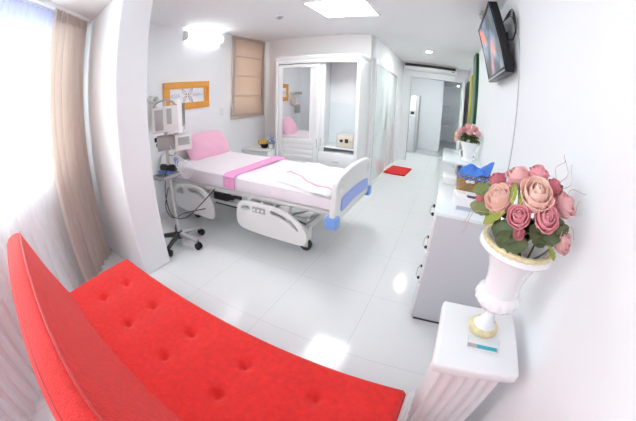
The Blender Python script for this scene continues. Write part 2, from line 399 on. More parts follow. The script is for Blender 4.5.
# ------------------------------------------------------------------ ceiling fittings
def ceiling_light(x0, x1, y0, y1, label, glow=None):
    t = thing('ceiling_light', label, 'ceiling light', ((x0+x1)/2, (y0+y1)/2, CZ))
    b = MB(); f_ = .02; z0 = CZ-.012
    b.box((x0-f_, y0-f_, z0), (x1+f_, y0, CZ)); b.box((x0-f_, y1, z0), (x1+f_, y1+f_, CZ)); b.box((x0-f_, y0, z0), (x0, y1, CZ)); b.box((x1, y0, z0), (x1+f_, y1, CZ))
    obj('light_frame', b, M_white, t, smooth=False)
    obj('diffuser', MB().box((x0, y0, CZ-.008), (x1, y1, CZ-.001)), glow or L_panel, t, smooth=False)
ceiling_light(-1.37, -.77, 2.47, 3.05, 'square white glowing ceiling panel above the foot of the bed')
ceiling_light(-.8, -.2, 6.96, 7.38, 'unseen square glowing panel added to brighten the corridor past the far doorway', L_added_panel)  # added lamp, out of view behind the lintel, brightens the corridor
def downlight(x, y, label, lamp=None):
    t = thing('downlight', label, 'ceiling light', (x, y, CZ))
    obj('trim_ring', MB().lathe([(.045, -.004), (.07, -.006), (.075, 0), (.045, 0)], (x, y, CZ), 28), M_white, t)
    obj('lamp', MB().cyl((x, y, CZ-.004), (x, y, CZ-.001), .046, n=24), lamp or L_spot, t)
downlight(-.36, 5.16, 'small round recessed downlight near the air conditioner')
downlight(.43, 11.5, lamp=L_spot2, label='small round downlight in the corridor beyond the doorway')
sd = thing('smoke_detector', 'small white smoke detector on the ceiling left of the light panel', 'smoke detector', (-1.86, 2.77, CZ))
obj('base_ring', MB().lathe([(.05, -.012), (.052, 0)], (-1.86, 2.77, CZ), 24), M_white, sd)
obj('sensor_dome', MB().lathe([(.0, -.045), (.022, -.042), (.036, -.03), (.038, -.012)], (-1.86, 2.77, CZ), 24), M_plas2, sd)

# wall lamp over the bed head
wl = thing('wall_lamp', 'glowing white tube lamp high on the wall above the orange frame', 'wall lamp', (XL, 2.53, 2.24))
def half(y0, y1, r0, m, nm):
    pts = [(XL+.002, 0, 2.34)]+[(XL+.02+r0*math.cos(a), 0, 2.28+r0*math.sin(a)) for a in [R(90-i*15) for i in range(13)]]+[(XL+.002, 0, 2.28-r0)]
    return obj(nm, MB().extrude([(p[0], y0, p[2]) for p in pts], (0, y1-y0, 0)), m, wl)
half(2.25, 2.88, .058, L_lamp, 'diffuser')
half(2.22, 2.25, .066, M_plas, 'end_cap'); half(2.88, 2.90, .066, M_white, 'end_cap')

# air conditioner above the far door
ac = thing('air_conditioner', 'white wall air conditioner with a long dark slot above the far doorway', 'air conditioner', (-.4, YF, 2.2))
prof = [(YF-.003, 2.37), (6.5, 2.37), (6.5, 2.345)]
b = MB(); b.extrude([(-1.02, YF-.003, 2.385), (-1.02, 6.52, 2.385), (-1.02, 6.5, 2.36), (-1.02, YF-.003, 2.36)], (1.22, 0, 0))
b.extrude([(-1.02, YF-.003, 2.29), (-1.02, 6.53, 2.29), (-1.02, 6.56, 2.235), (-1.02, YF-.003, 2.2)], (1.22, 0, 0))
b.box((-1.02, 6.6, 2.28), (.2, YF-.003, 2.37)); b.box((.18, 6.51, 2.24), (.2, 6.7, 2.38))
obj('casing', b, M_white, ac, bevel=.006)
obj('air_slot', MB().box((-1.0, 6.545, 2.295), (.17, 6.6, 2.355)), M_dark, ac, smooth=False)
b = MB()
for i in range(3): b.box((-1.0, 6.53, 2.302+i*.018), (.17, 6.55, 2.306+i*.018))
for i in range(2): b.box((-.62+i*.4, 6.525, 2.295), (-.61+i*.4, 6.55, 2.355))
obj('louver', b, M_black, ac, smooth=False)
obj('badge', MB().box((.08, 6.525, 2.25), (.15, 6.545, 2.262)), M_dark, ac, smooth=False)

# ------------------------------------------------------------------ framed sign
fs = thing('framed_sign', 'orange framed white sign with a crossed-petal emblem above the bed', 'picture', (XL, 2.30, 1.47))
y0, y1, z0, z1 = 1.92, 2.68, 1.295, 1.655; t_ = .085; X = XL
b = MB(); b.box((X, y0, z0), (X+.03, y1, z0+t_)); b.box((X, y0, z1-t_), (X+.03, y1, z1)); b.box((X, y0, z0+t_), (X+.03, y0+t_*1.1, z1-t_)); b.box((X, y1-t_*1.1, z0+t_), (X+.03, y1, z1-t_))
obj('frame', b, M_orange, fs, bevel=.002)
obj('panel', MB().box((X, y0+t_*1.1, z0+t_), (X+.016, y1-t_*1.1, z1-t_)), M_paper, fs, smooth=False)
em = MB(); cy, cz = 2.30, 1.475
for sx in (1, -1):
    for sz in (1, -1):
        pts = []
        for side in (1, -1):
            row = [Vector((X+.018, cy+sx*(.012+.075*t+side*.013*math.sin(math.pi*t)), cz+sz*(.008+.082*t**1.3-side*.010*math.sin(math.pi*t)))) for t in [i/10 for i in range(11)]]
            pts.append(row)
        for row in pts: em.tube(row, .003, 6)
obj('emblem', em, M_brownink, fs)
MS = basis((X+.0175, 2.105, 1.475), (0, 1, 0), (0, 0, 1)); text('lettering', 'ASIA', .075, M_greyink, fs, MS)
MS = basis((X+.0175, 2.482, 1.475), (0, 1, 0), (0, 0, 1)); text('lettering', 'HOSPITAL', .040, M_greyink, fs, MS)

def switch(name, label, M, gr=None):
    t = thing(name, label, 'wall switch', M.translation)
    pb = MB().box((-.035, -.058, 0), (.035, .058, .008), M); obj('cover_plate', pb, M_plas, t, bevel=.003)
    obj('rocker', MB().box((-.013, -.022, .008), (.013, .022, .012), M), M_white, t, bevel=.001)
switch('wall_switch', 'small white switch plate on the wall between lamp and blind', basis((XL, 2.95, 1.2), (0, 1, 0), (0, 0, 1)))
switch('wall_switch', 'small switch plate beside the far doorway past the closet', basis((XC, 6.45, 1.25), (0, 1, 0), (0, 0, 1)))

# ------------------------------------------------------------------ wardrobe
WX0, WX1, WY, WZ = -2.41, -1.12, 3.55, 2.0; WM = -1.73
wd = thing('wardrobe', 'white sliding wardrobe with one mirror door and an open shelf bay', 'wardrobe', (-1.76, 3.8, 0))
b = MB()
b.box((WX0, WY+.03, 0), (WX0+.03, YB-.005, WZ-.05)); b.box((WX1-.035, WY+.03, 0), (WX1, YB-.005, WZ-.05)); b.box((WX0, YB-.03, .0), (WX1, YB-.005, WZ-.05))
b.box((WX0, WY+.03, 0), (WX1, YB-.005, .07)); b.box((WM-.012, WY+.09, .07), (WM+.012, YB-.03, WZ-.05))
obj('carcass', b, M_wood, wd, bevel=.002)
b = MB(); b.box((WX0-.012, WY-.012, WZ-.055), (WX1+.012, YB-.005, WZ)); obj('cornice', b, M_wood, wd, bevel=.006)
b = MB(); b.box((WX0, WY, 0), (WX0+.04, WY+.03, WZ-.055)); b.box((WX1-.045, WY, 0), (WX1, WY+.03, WZ-.055)); b.box((WX0+.04, WY+.0, WZ-.12), (WX1-.045, WY+.012, WZ-.055)); b.box((WX0+.04, WY, 0), (WX1-.045, WY+.03, .05))
obj('face_frame', b, M_wood, wd, bevel=.002)
# left sliding mirror door
x0, x1 = WX0+.045, WM+.03; d0, d1 = WY+.014, WY+.04
b = MB(); b.box((x0, d0, .06), (x0+.075, d1, 1.87)); b.box((x1-.075, d0, .06), (x1, d1, 1.87)); b.box((x0+.075, d0, 1.82), (x1-.075, d1, 1.87)); b.box((x0+.075, d0, .70), (x1-.075, d1, .765)); b.box((x0+.075, d0, .06), (x1-.075, d1, .12))
b.box((x0+.075, d0+.012, .12), (x1-.075, d1, .70))
dd = obj('door', b, M_wood, wd, bevel=.002)
xm = (x0+x1)/2; hm = (x1-x0)/2-.075; MQ = Matrix.Translation((xm, d0+.012, 0)) @ Matrix.Rotation(R(3.9), 4, 'Z')
obj('mirror', MB().box((-hm, -.001, .765), (hm, .002, 1.82), MQ), M_mirror, dd, smooth=False)
obj('mirror_backing', MB().box((x0+.07, d1-.003, .76), (x1-.07, d1, 1.83)), M_wood, dd, smooth=False)
b = MB()
for z in (.62, .54, .46): b.extrude([(x0+.085, d0+.012, z+.06), (x0+.085, d0+.0, z+.05), (x0+.085, d0+.0, z-.0), (x0+.085, d0+.012, z-.006)], (x1-x0-.17, 0, 0))
b.box((x0+.085, d0+.004, .14), (x1-.085, d0+.012, .42))
obj('louvre_panel', b, M_wood, dd, bevel=.002)
obj('handle', MB().box((x1-.03, d0-.006, .66), (x1-.018, d0, .78)), M_steel, dd, bevel=.002)
# second sliding door parked behind the first: only its stile shows
b = MB(); b.box((WM+.03, WY+.045, .06), (WM+.10, WY+.07, 1.87)); b.box((x0+.05, WY+.045, .06), (WM+.03, WY+.07, 1.87))
d2 = obj('door', b, M_wood, wd, bevel=.002)
obj('handle', MB().box((WM+.045, WY+.038, .68), (WM+.055, WY+.045, .80)), M_steel, d2, bevel=.002)
obj('shelf', MB().box((WM+.012, WY+.08, .655), (WX1-.035, YB-.03, .68)), M_wood, wd, bevel=.002)
obj('back_panel', MB().box((WM+.012, YB-.045, .68), (WX1-.035, YB-.03, 1.30)), M_cool, wd, smooth=False)
dw = obj('drawer', MB().box((WM+.02, WY+.03, .36), (WX1-.04, YB-.05, .60)), M_wood, wd, bevel=.004)
obj('handle', MB().box((-1.48, WY+.018, .47), (-1.38, WY+.03, .48)), M_steel, dw, bevel=.002)
sf = thing('safe_box', 'beige digital safe on the shelf of the open wardrobe bay', 'safe', (-1.33, 3.75, .68))
obj('safe_body', MB().box((-1.46, 3.64, .68), (-1.19, 3.9, .88)), M_grey, sf, bevel=.006)
dz = obj('safe_door', MB().box((-1.435, 3.628, .70), (-1.215, 3.642, .86)), M_cream, sf, bevel=.003)
obj('dial', MB().cyl((-1.375, 3.628, .78), (-1.375, 3.612, .78), .022, n=20), M_dark, dz)
obj('keypad', MB().box((-1.325, 3.62, .755), (-1.275, 3.63, .81)), M_dark, dz, bevel=.002)
obj('lock_knob', MB().cyl((-1.245, 3.628, .78), (-1.245, 3.614, .78), .012, n=16), M_steel, dz)

# built-in closet along the corridor side
cl = thing('built_in_closet', 'tall pale glossy built-in closet with sliding doors beside the wardrobe', 'closet', (XC-.3, 5.2, 0))
b = MB(); b.box((XC-.55, YB+T+.03, 0), (XC-.03, YB+T+.05, 2.02)); b.box((XC-.03, 4.19, 1.955), (XC+.012, 6.15, 2.03)); b.box((XC-.06, 4.19, 0), (XC+.0, 4.22, 1.955)); b.box((XC-.05, 6.12, 0), (XC, 6.15, 1.955)); b.box((XC-.05, 4.22, 0), (XC-.002, 6.12, .03)); b.box((XC-.55, YB+T+.05, 0), (XC-.53, 6.15, 2.02))
obj('closet_frame', b, M_wood, cl, bevel=.002)
da = obj('door', MB().box((XC-.02, 4.245, .03), (XC-.002, 5.22, 1.955)), M_cool, cl, bevel=.002)
db = obj('door', MB().box((XC-.045, 5.18, .03), (XC-.024, 6.12, 1.955)), M_cool, cl, bevel=.002)
obj('handle', MB().box((XC-.002, 5.10, .85), (XC+.006, 5.13, 1.15)), M_steel, da, bevel=.002)
obj('handle', MB().box((XC-.024, 5.9, .9), (XC-.016, 5.92, 1.1)), M_steel, db, bevel=.002)
obj('gap_strip', MB().box((XC-.02, 4.215, .03), (XC+.001, 4.25, 1.955)), M_plas2, cl, smooth=False)

rm = obj('door_mat', MB().grid(lambda u, v: Vector((-1.06+.42*u+.02*v, 5.2+.70*v, .014+.003*math.sin(u*40)*math.sin(v*60))), 22, 30), M_mat, origin=(-.85, 5.55, 0), solid=.018)
rm.rotation_euler = (0, 0, R(-3)); tag(rm, 'small red mat on the floor in front of the closet', 'mat')

# nightstand in the corner
ns = thing('nightstand', 'low white bedside cabinet in the corner under the tan blind', 'cabinet', (-2.69, 3.65, 0))
b = MB().box((-2.93, 3.40, .03), (-2.45, 3.95, .54)); obj('body', b, M_wood, ns, bevel=.004)
obj('cabinet_top', MB().box((-2.94, 3.37, .54), (-2.44, 3.98, .565)), M_plas, ns, bevel=.003)
dq = obj('drawer', MB().box((-2.91, 3.39, .36), (-2.47, 3.402, .52)), M_white, ns, bevel=.002)
obj('knob', MB().sphere((-2.69, 3.375, .44), .014, 10, 8), M_steel, dq)
obj('door', MB().box((-2.91, 3.39, .06), (-2.47, 3.402, .34)), M_white, ns, bevel=.002)
gv = thing('gold_bowl', 'small gold and black lidded pot on the bedside cabinet', 'pot', (-2.645, 3.58, .565))
obj('pot_body', MB().lathe([(.028, 0), (.04, .002), (.058, .025), (.064, .06), (.054, .09)], (-2.645, 3.58, .565), 20), M_black, gv)
obj('pot_band', MB().lathe([(.056, .07), (.07, .08), (.072, .11), (.058, .13), (.026, .15), (.0, .155)], (-2.645, 3.58, .565), 20), M_gold, gv)
obj('pot_handle', MB().tube(cat_rom([(-2.70, 3.57, .61), (-2.745, 3.56, .64), (-2.74, 3.56, .68), (-2.695, 3.57, .685)], 5, False), .012, 8), M_gold, gv)
bf = thing('flower_pot', 'small pot of blue and white flowers on the bedside cabinet', 'flower pot', (-2.52, 3.6, .565))
obj('pot', MB().lathe([(.03, 0), (.036, .004), (.045, .07), (.048, .075)], (-2.52, 3.6, .565), 18), M_ceramic, bf)
bl = MB(); wh = MB()
for i in range(34):
    a = random.uniform(0, 6.28); r = random.uniform(0, .07); z = .67+random.uniform(-.01, .10)-r*.4
    (bl if i % 3 else wh).sphere((-2.52+r*math.cos(a), 3.6+r*math.sin(a), z), .015, 7, 5, (1, 1, .7))
obj('blossom', bl, M_blue, bf); obj('blossom', wh, M_paper, bf)
lf = MB()
for i in range(8):
    a = i*.8; lf.add([(-2.52, 3.6, .63), (-2.52+.05*math.cos(a-.2), 3.6+.05*math.sin(a-.2), .655), (-2.52+.075*math.cos(a), 3.6+.075*math.sin(a), .66), (-2.52+.05*math.cos(a+.2), 3.6+.05*math.sin(a+.2), .655)], [(0, 1, 2, 3)])
obj('leaf', lf, M_leaf, bf, solid=.001)

# ------------------------------------------------------------------ hospital bed
BX0, BX1, BYN, BYF = -2.86, -.745, 1.885, 2.76
bed = thing('hospital_bed', 'grey adjustable hospital bed on casters with a blue striped footboard', 'bed', (-1.8, 2.32, 0))
b = MB()
b.tube([(BX0+.05, BYN, .485), (BX1-.0, BYN, .485)], .017, 10); b.tube([(BX0+.05, BYF, .485), (BX1, BYF, .485)], .017, 10)
b.box((BX0+.05, BYN-.008, .465), (BX1-.06, BYN+.02, .505)); b.box((BX0+.05, BYF-.02, .465), (BX1-.06, BYF+.008, .505))
for x in (-2.8, -2.3, -1.8, -1.3, -.85): b.box((x-.02, BYN, .455), (x+.02, BYF, .485))
b.tube([(BX1-.0, BYN, .485), (BX1+.02, BYN+.02, .485), (BX1+.02, BYF-.02, .485), (BX1, BYF, .485)], .017, 10)
obj('bed_frame', b, M_steelp, bed)
obj('bed_deck', MB().box((BX0+.04, BYN+.02, .485), (BX1-.03, BYF-.02, .50)), M_plas, bed, bevel=.004)
b = MB(); b.box((-2.62, 2.02, .25), (-1.05, 2.07, .31)); b.box((-2.62, 2.60, .25), (-1.05, 2.65, .31))
for x in (-2.6, -1.08): b.box((x-.04, 1.98, .2), (x+.04, 2.70, .26))
obj('lower_chassis', b, M_plas, bed, bevel=.006)
for y in (2.05, 2.62):
    for p_, q_, r_ in (((-2.45, y, .28), (-2.2, y, .46), .014), ((-1.5, y, .28), (-1.25, y, .46), .014), ((-1.25, y, .30), (-.95, y-.1, .46), .010), ((-1.05, y-.05, .27), (-.85, y-.1, .47), .012)):
        obj('lift_arm', MB().tube([p_, q_], r_, 8), M_steel, bed)
obj('lift_actuator', MB().tube([(-1.9, 2.3, .3), (-1.2, 2.3, .44)], .02, 8), M_steel, bed)
for x in (-1.72, -1.46, -1.60): obj('lift_bracket', MB().box((x, 1.93, .34), (x+.07, 1.99, .47)), M_steelp, bed, bevel=.006)
obj('lift_motor', MB().box((-2.16, 1.96, .33), (-1.96, 2.10, .45)).box((-1.92, 2.0, .36), (-1.8, 2.1, .44)), M_dark, bed, bevel=.01)
obj('crank_rod', MB().tube([(-2.1, 1.93, .31), (-1.2, 1.93, .31)], .008, 8).tube([(-1.35, 1.92, .40), (-1.15, 1.9, .36), (-1.0, 1.9, .33)], .007, 8), M_dark, bed)
MF = basis((-.72, 0, 0), (0, 1, 0), (0, 0, 1))
yc = 2.26
ol = [(1.815, .46), (1.805, .60), (1.81, .71), (1.835, .757), (1.91, .785), (2.08, .808), (2.26, .816), (2.44, .812), (2.60, .80), (2.68, .775), (2.705, .73), (2.71, .60), (2.70, .46), (2.26, .445)]
h1 = [(1.87, .69), (1.88, .745), (1.91, .77), (1.95, .755), (1.945, .72), (1.965, .685), (1.945, .645), (1.90, .64)]
h2 = [(2*yc-a, z) for a, z in h1]
fbd = plate('footboard', ol, [h1, h2], .045, M_plas, bed, MF, .010)
bp = [(1.90, .535), (1.905, .59), (1.94, .62), (2.22, .632), (2.50, .618), (2.60, .60), (2.62, .555), (2.60, .51), (2.22, .525), (1.94, .51)]
plate('blue_panel', bp, [], .012, M_bluelight, fbd, basis((-.695, 0, 0), (0, 1, 0), (0, 0, 1)), .003)
for y, s in ((1.79, 1), (2.72, -1)):
    bb = MB().box((-.775, y-.03, .40), (-.675, y+.06, .50)) if s == 1 else MB().box((-.775, y-.06, .40), (-.675, y+.03, .50))
    obj('bumper', bb, M_blue, fbd, bevel=.018, seg=3)
hb = plate('headboard', [(1.80, .46), (1.80, .72), (1.84, .80), (2.05, .86), (2.27, .87), (2.5, .86), (2.70, .80), (2.74, .72), (2.74, .46)], [], .04, M_plas, bed, basis((-2.895, 0, 0), (0, 1, 0), (0, 0, 1)), .008)
# lowered side rails
MR = basis((0, 1.835, 0), (1, 0, 0), (0, 0, 1))
ro = [(-1.685, .37), (-1.66, .425), (-1.60, .445), (-1.45, .45), (-1.28, .445), (-1.15, .42), (-1.05, .37), (-.985, .31), (-.955, .25), (-.965, .19), (-1.01, .165), (-1.1, .162), (-1.4, .165), (-1.62, .18), (-1.69, .22), (-1.70, .30)]
rh1 = [(-1.65, .37), (-1.64, .405), (-1.60, .42), (-1.53, .42), (-1.52, .385), (-1.56, .37), (-1.61, .365)]
rh2 = [(-1.30, .375), (-1.315, .41), (-1.29, .425), (-1.18, .405), (-1.09, .365), (-1.03, .31), (-1.03, .28), (-1.06, .285), (-1.13, .33), (-1.22, .36)]
rf = plate('side_rail', ro, [rh1, rh2], .035, M_plas, bed, MR, .008)
obj('control_panel', MB().box((-1.50, 1.812, .37), (-1.36, 1.818, .425)), M_plas2, rf, bevel=.002)
for x in (-1.475, -1.43, -1.385): obj('rail_button', MB().cyl((x, 1.812, .398), (x, 1.806, .398), .012, n=12), M_white, rf)
def tilt(p): x, z = p; return (x, z+.0)
hr = [(-2.70, .37), (-2.68, .43), (-2.62, .465), (-2.45, .485), (-2.25, .48), (-2.14, .44), (-2.08, .37), (-2.05, .27), (-2.06, .19), (-2.10, .165), (-2.3, .17), (-2.60, .19), (-2.69, .22), (-2.71, .30)]
rg1 = [(-2.66, .36), (-2.65, .42), (-2.60, .445), (-2.52, .45), (-2.51, .39), (-2.56, .36), (-2.61, .35)]
rg2 = [(-2.43, .41), (-2.43, .45), (-2.38, .46), (-2.25, .45), (-2.16, .41), (-2.14, .37), (-2.18, .365), (-2.28, .40)]
plate('side_rail', hr, [rg1, rg2], .035, M_plas, bed, MR, .008)
for x in (-1.55, -1.15, -2.55, -2.2): obj('rail_bracket', MB().box((x-.02, 1.84, .30), (x+.02, 1.90, .48)), M_steelp, bed, bevel=.003)
for x in (-2.56, -1.06):
    for y in (2.02, 2.66):
        c = obj('caster', MB().cyl((x, y-.02, .06), (x, y+.02, .06), .06, n=22), M_dark, bed, bevel=.006)
        b = MB().box((x-.035, y-.038, .05), (x+.035, y-.024, .17)); b.box((x-.035, y+.024, .05), (x+.035, y+.038, .17)); b.box((x-.04, y-.042, .12), (x+.04, y+.042, .25)); b.cyl((x, y-.04, .06), (x, y+.04, .06), .012)
        obj('caster_fork', b, M_plas, c, bevel=.006)
# mattress with fitted sheet
def top(x, y):
    t = (x-BX0)/(BX1-BX0)
    return .685-.075*t+.003*math.sin(x*9+y*7)
ma = MB()
def fm(u, v):
    # v goes round the cross section
    x = BX0+.03+(BX1-.045-BX0-.03)*u; y0 = BYN+.005; y1 = BYF-.005; zt = top(x, 0); zb = .50; r = .045
    pts = [(y0+.01, zb), (y0-.004, zb+.02), (y0-.006, zt-.05), (y0+.006, zt-.015), (y0+.04, zt)]
    N = 24; k = v*(N-1)
    if k < 5: y, z = pts[int(k)]
    elif k > N-6: y, z = pts[N-1-int(k)]; y = y0+y1-y
    else: y = y0+.04+(y1-y0-.08)*(k-4)/(N-9); z = zt+.004*math.sin(x*14+y*19)
    if u < .012 or u > .988: z = min(z, zt-.02)
    return Vector((x, y, z))
ma.grid(fm, 70, 24)
n0 = 24; L = 70
ma.f.append(tuple(range(0, n0))); ma.f.append(tuple(range((L-1)*n0, L*n0)))
mt = obj('mattress', ma, M_sheet, origin=(-1.8, 2.32, .5)); tag(mt, 'pale pink-white sheeted mattress on the hospital bed', 'mattress')
# pink pillow leaning at the head
pw = MB()
def fp(u, v, side):
    a, b_ = u*2-1, v*2-1
    e_ = (max(0, 1-abs(a)**2.6)*max(0, 1-abs(b_)**2.6))**.5
    return Vector((a*.325*(1-.05*b_*b_), b_*.195*(1-.07*a*a), side*.115*e_+.004*math.sin(a*9+b_*6)*e_))
pw.grid(lambda u, v: fp(u, v, 1), 28, 20); pw.grid(lambda u, v: fp(u, v, -1), 28, 20)
pl = obj('pillow', pw, M_pink, local=True, weld=True)
pl.matrix_world = basis((-2.71, 2.42, .805), (0.12, 1, -.02), (-.55, 0.02, .84)); tag(pl, 'pink pillow propped against the head of the bed', 'pillow')
# runner
def fr(u, v):
    N = 26; y = BYN-.018+(BYF-BYN+.03)*v; x = -1.90+.15*u+.03*v
    zt = top(x, y)+.012
    z = zt
    if v < .03: z = zt-.13+.0*v; y = BYN-.018
    elif v < .06: z = zt-.02; y = BYN-.015
    return Vector((x, y, z))
ru = MB().grid(fr, 8, 50)
rn = obj('bed_runner', ru, M_runner, origin=(-1.64, 2.3, .65), solid=.003); tag(rn, 'magenta pink strip laid across the middle of the bed', 'bed runner')
k = MB()
for (xx, zz) in ((-1.845, .59), (-1.835, .585), (-1.825, .59)): k.sphere((xx, BYN-.0215, zz+.02), .006, 8, 6, (1, .3, 1))
k.sphere((-1.835, BYN-.0215, .598), .005, 8, 6, (1, .3, 1)); k.sphere((-1.84, BYN-.0215, .572), .004, 8, 6, (2, .3, 1))
obj('small_logo', k, M_paper, rn); k = MB(); k.sphere((-1.815, 2.42, top(-1.815, 0)+.0145), .012, 8, 6, (1, 1.2, .15))
obj('small_logo', k, M_paper, rn)
# folded blanket with rose trim at the foot
def fk(u, v):
    x = -1.40+.60*u; y = BYN+.10+.72*v
    ed = min(u, 1-u, v*1.2, (1-v)*1.2); h_ = .03*min(1, ed*12)**.5
    return Vector((x+.03*math.sin(v*5), y-.10*u*(1-v), top(x, 0)+.004+h_+.006*math.sin(x*17+y*11)+.004*math.sin(x*31-y*23)))
bk = MB().grid(fk, 34, 34)
bl_ = obj('folded_blanket', bk, M_blanket, origin=(-1.1, 2.3, .62)); tag(bl_, 'white folded blanket with rose piping at the foot of the bed', 'blanket')
pt = [fk(.02+.93*i/20, .30-.20*i/20+.03*math.sin(i*.35))+Vector((0, -.012, .004)) for i in range(21)]
obj('rose_piping', MB().tube(pt, .008, 8), M_pinktrim, bl_)
# loose pink hem hanging at the foot corner
def fq(u, v):
    x = -1.32+.57*u; zt = top(x, 0)
    return Vector((x, BYN-.010-.012*math.sin(u*14)*v-.008, zt-.004-.085*v))
ob = obj('bed_skirt', MB().grid(fq, 30, 6), M_sheet, origin=(-1.0, BYN, .55), solid=.004); tag(ob, 'pink-white sheet edge hanging over the near side of the bed foot', 'sheet')

# ------------------------------------------------------------------ monitor cart beside the pillar
PX, PY = -2.225, 1.465
ct = thing('equipment_cart', 'rolling five-leg pole stand carrying monitors beside the white pillar', 'medical stand', (PX, PY, 0))
obj('pole', MB().cyl((PX, PY, .08), (PX, PY, 1.42), .017, n=14), M_steelp, ct)
obj('hub', MB().cyl((PX, PY, .07), (PX, PY, .14), .055, .035, n=20), M_dark, ct, bevel=.006)
for i in range(5):
    a = R(6+i*72); ex, ey = PX+.262*math.cos(a), PY+.262*math.sin(a)
    lg = obj('leg', MB().tube([(PX+.03*math.cos(a), PY+.03*math.sin(a), .105), (PX+.16*math.cos(a), PY+.16*math.sin(a), .10), (ex, ey, .085)], [.03, .024, .02], 10), M_plas2 if i in (0, 1) else M_dark, ct)
    b = MB(); d = Vector((-math.sin(a), math.cos(a), 0))
    for s_ in (-1, 1): b.cyl(Vector((ex, ey, .034))+d*s_*.008, Vector((ex, ey, .034))+d*s_*.026, .034, n=18)
    b.cyl((ex, ey, .03), (ex, ey, .085), .009)
    obj('caster', b, M_black, lg)
tr = MB(); tr.box((PX-.14, PY-.12, .70), (PX+.06, PY+.10, .71)); 
for s_ in (0, 1): tr.box((PX-.14, PY-.12+s_*.21, .70), (PX+.06, PY-.11+s_*.21, .735))
tr.box((PX-.14, PY-.12, .70), (PX-.13, PY+.10, .735)); tr.box((PX+.05, PY-.12, .70), (PX+.06, PY+.10, .735))
obj('tray', tr, M_plas2, ct, bevel=.002)
obj('clamp', MB().box((PX-.03, PY-.035, .97), (PX+.03, PY+.035, 1.0)), M_plas2, ct, bevel=.004); obj('clamp', MB().box((PX-.03, PY-.03, 1.14), (PX+.03, PY+.03, 1.165)), M_plas2, ct, bevel=.004)
obj('cable_hook', MB().tube(cat_rom([(PX, PY, .92), (PX+.07, PY+.02, .91), (PX+.1, PY+.03, .94)], 5, False), .006, 8), M_steel, ct)
# upper patient monitor: its screen faces the bed
AX = R(48)
def rotm(x, y, z, a): return Matrix.Translation((x, y, z)) @ Matrix.Rotation(a, 4, 'Z')
pm = thing('patient_monitor', 'grey-white patient monitor with a carry handle on top of the pole stand', 'monitor', (PX, PY, 1.166))
MM = rotm(PX+.01, PY+.01, 1.14, AX) @ Matrix.Scale(1.14, 4)
obj('monitor_body', MB().box((-.10, -.12, 0), (.11, .12, .20), MM), M_plas, pm, bevel=.012)
obj('vent_panel', MB().box((-.08, -.124, .02), (-.01, -.119, .18), MM).box((.02, -.124, .06), (.06, -.119, .18), MM), M_plas2, pm, bevel=.002)
fp_ = obj('front_bezel', MB().box((.11, -.15, -.02), (.145, .15, .245), MM), M_white, pm, bevel=.008)
obj('screen', MB().box((.145, -.12, .03), (.148, .12, .21), MM), M_black, fp_, smooth=False)
obj('carry_handle', MB().tube([MM @ Vector(p) for p in cat_rom([(-.09, -.10, .20), (-.06, -.10, .235), (0, -.10, .25), (.06, -.10, .235), (.09, -.10, .20)], 5, False)], .009, 8), M_plas2, pm)
ip = thing('infusion_pump', 'grey boxy infusion pump clamped under the patient monitor', 'pump', (PX, PY, 1.02))
MM = rotm(PX+.05, PY+.06, .965, R(-30)) @ Matrix.Scale(1.2, 4)
obj('pump_body', MB().box((-.10, -.14, 0), (.03, .0, .11), MM), M_plas2, ip, bevel=.008)
obj('pump_module', MB().box((-.05, 0, -.01), (.075, .13, .115), MM), M_plas, ip, bevel=.008)
obj('pump_keypad', MB().box((.075, .02, .03), (.079, .11, .09), MM), M_plas2, ip, smooth=False)
for q in ((-.02, .035), (-.02, .075), (.02, .05)): obj('pump_dial', MB().cyl(MM @ Vector((q[0]-.04, -.14, q[1])), MM @ Vector((q[0]-.04, -.148, q[1])), .009, n=10), M_dark, ip)
obj('clamp_knob', MB().cyl((PX-.03, PY-.03, 1.07), (PX-.07, PY-.09, 1.07), .022, n=16), M_black, ip, bevel=.004)
bo = thing('wall_suction_set', 'beige canister and white gauge set on the wall behind the monitor stand', 'medical fitting', (XL, 1.72, 1.3))
obj('canister_body', MB().lathe([(.03, 0), (.045, .01), (.048, .15), (.02, .17), (.015, .185)], (XL+.075, 1.77, 1.20), 20), M_beige, bo)
obj('wall_rail', MB().box((XL, 1.35, 1.42), (XL+.02, 1.86, 1.47)), M_plas, bo, bevel=.003)
for y_ in (1.45, 1.60, 1.74):
    g_ = obj('gauge', MB().cyl((XL+.02, y_, 1.47), (XL+.11, y_, 1.47), .05, n=20), M_plas, bo, bevel=.004)
    obj('gauge_knob', MB().cyl((XL+.11, y_, 1.47), (XL+.14, y_, 1.47), .026, n=14), M_plas2, g_)
obj('grey_jar', MB().lathe([(.05, 0), (.06, .01), (.06, .16), (.045, .19)], (XL+.09, 1.55, 1.02), 20), M_plas2, bo)
obj('wall_tubing', MB().tube(cat_rom([(XL+.07, 1.62, 1.44), (XL+.09, 1.55, 1.36), (XL+.09, 1.46, 1.25), (XL+.08, 1.42, 1.35), (XL+.08, 1.46, 1.44)], 7, False), .006, 6), M_paper, bo)
tb = MB()
for i in range(6):
    r0 = .035+.005*i; cx, cy_, cz_ = PX+.09+.012*i, PY+.04+.012*i, .86-.02*i
    tb.tube([(cx+r0*math.cos(t)*.5, cy_+r0*math.cos(t)*.8, cz_+r0*math.sin(t)*1.3) for t in [k*2*math.pi/20 for k in range(19+i % 3)]], .004, 6)
tb.tube(cat_rom([(PX+.04, PY, 1.02), (PX+.08, PY, .97), (PX+.11, PY-.01, .92)], 6, False), .004, 6)
tc_ = obj('coiled_tubing', tb, M_paper, origin=(PX, PY, .8)); tag(tc_, 'loops of white coiled tubing hanging from the pole stand', 'tubing')
b = MB().tube(cat_rom([(PX, PY-.03, .80), (PX-.02, PY-.07, .55), (PX+.02, PY-.06, .34), (PX+.12, PY+.03, .30), (PX+.26, PY+.12, .42), (PX+.40, PY+.22, .58)], 8, False), .005, 6)
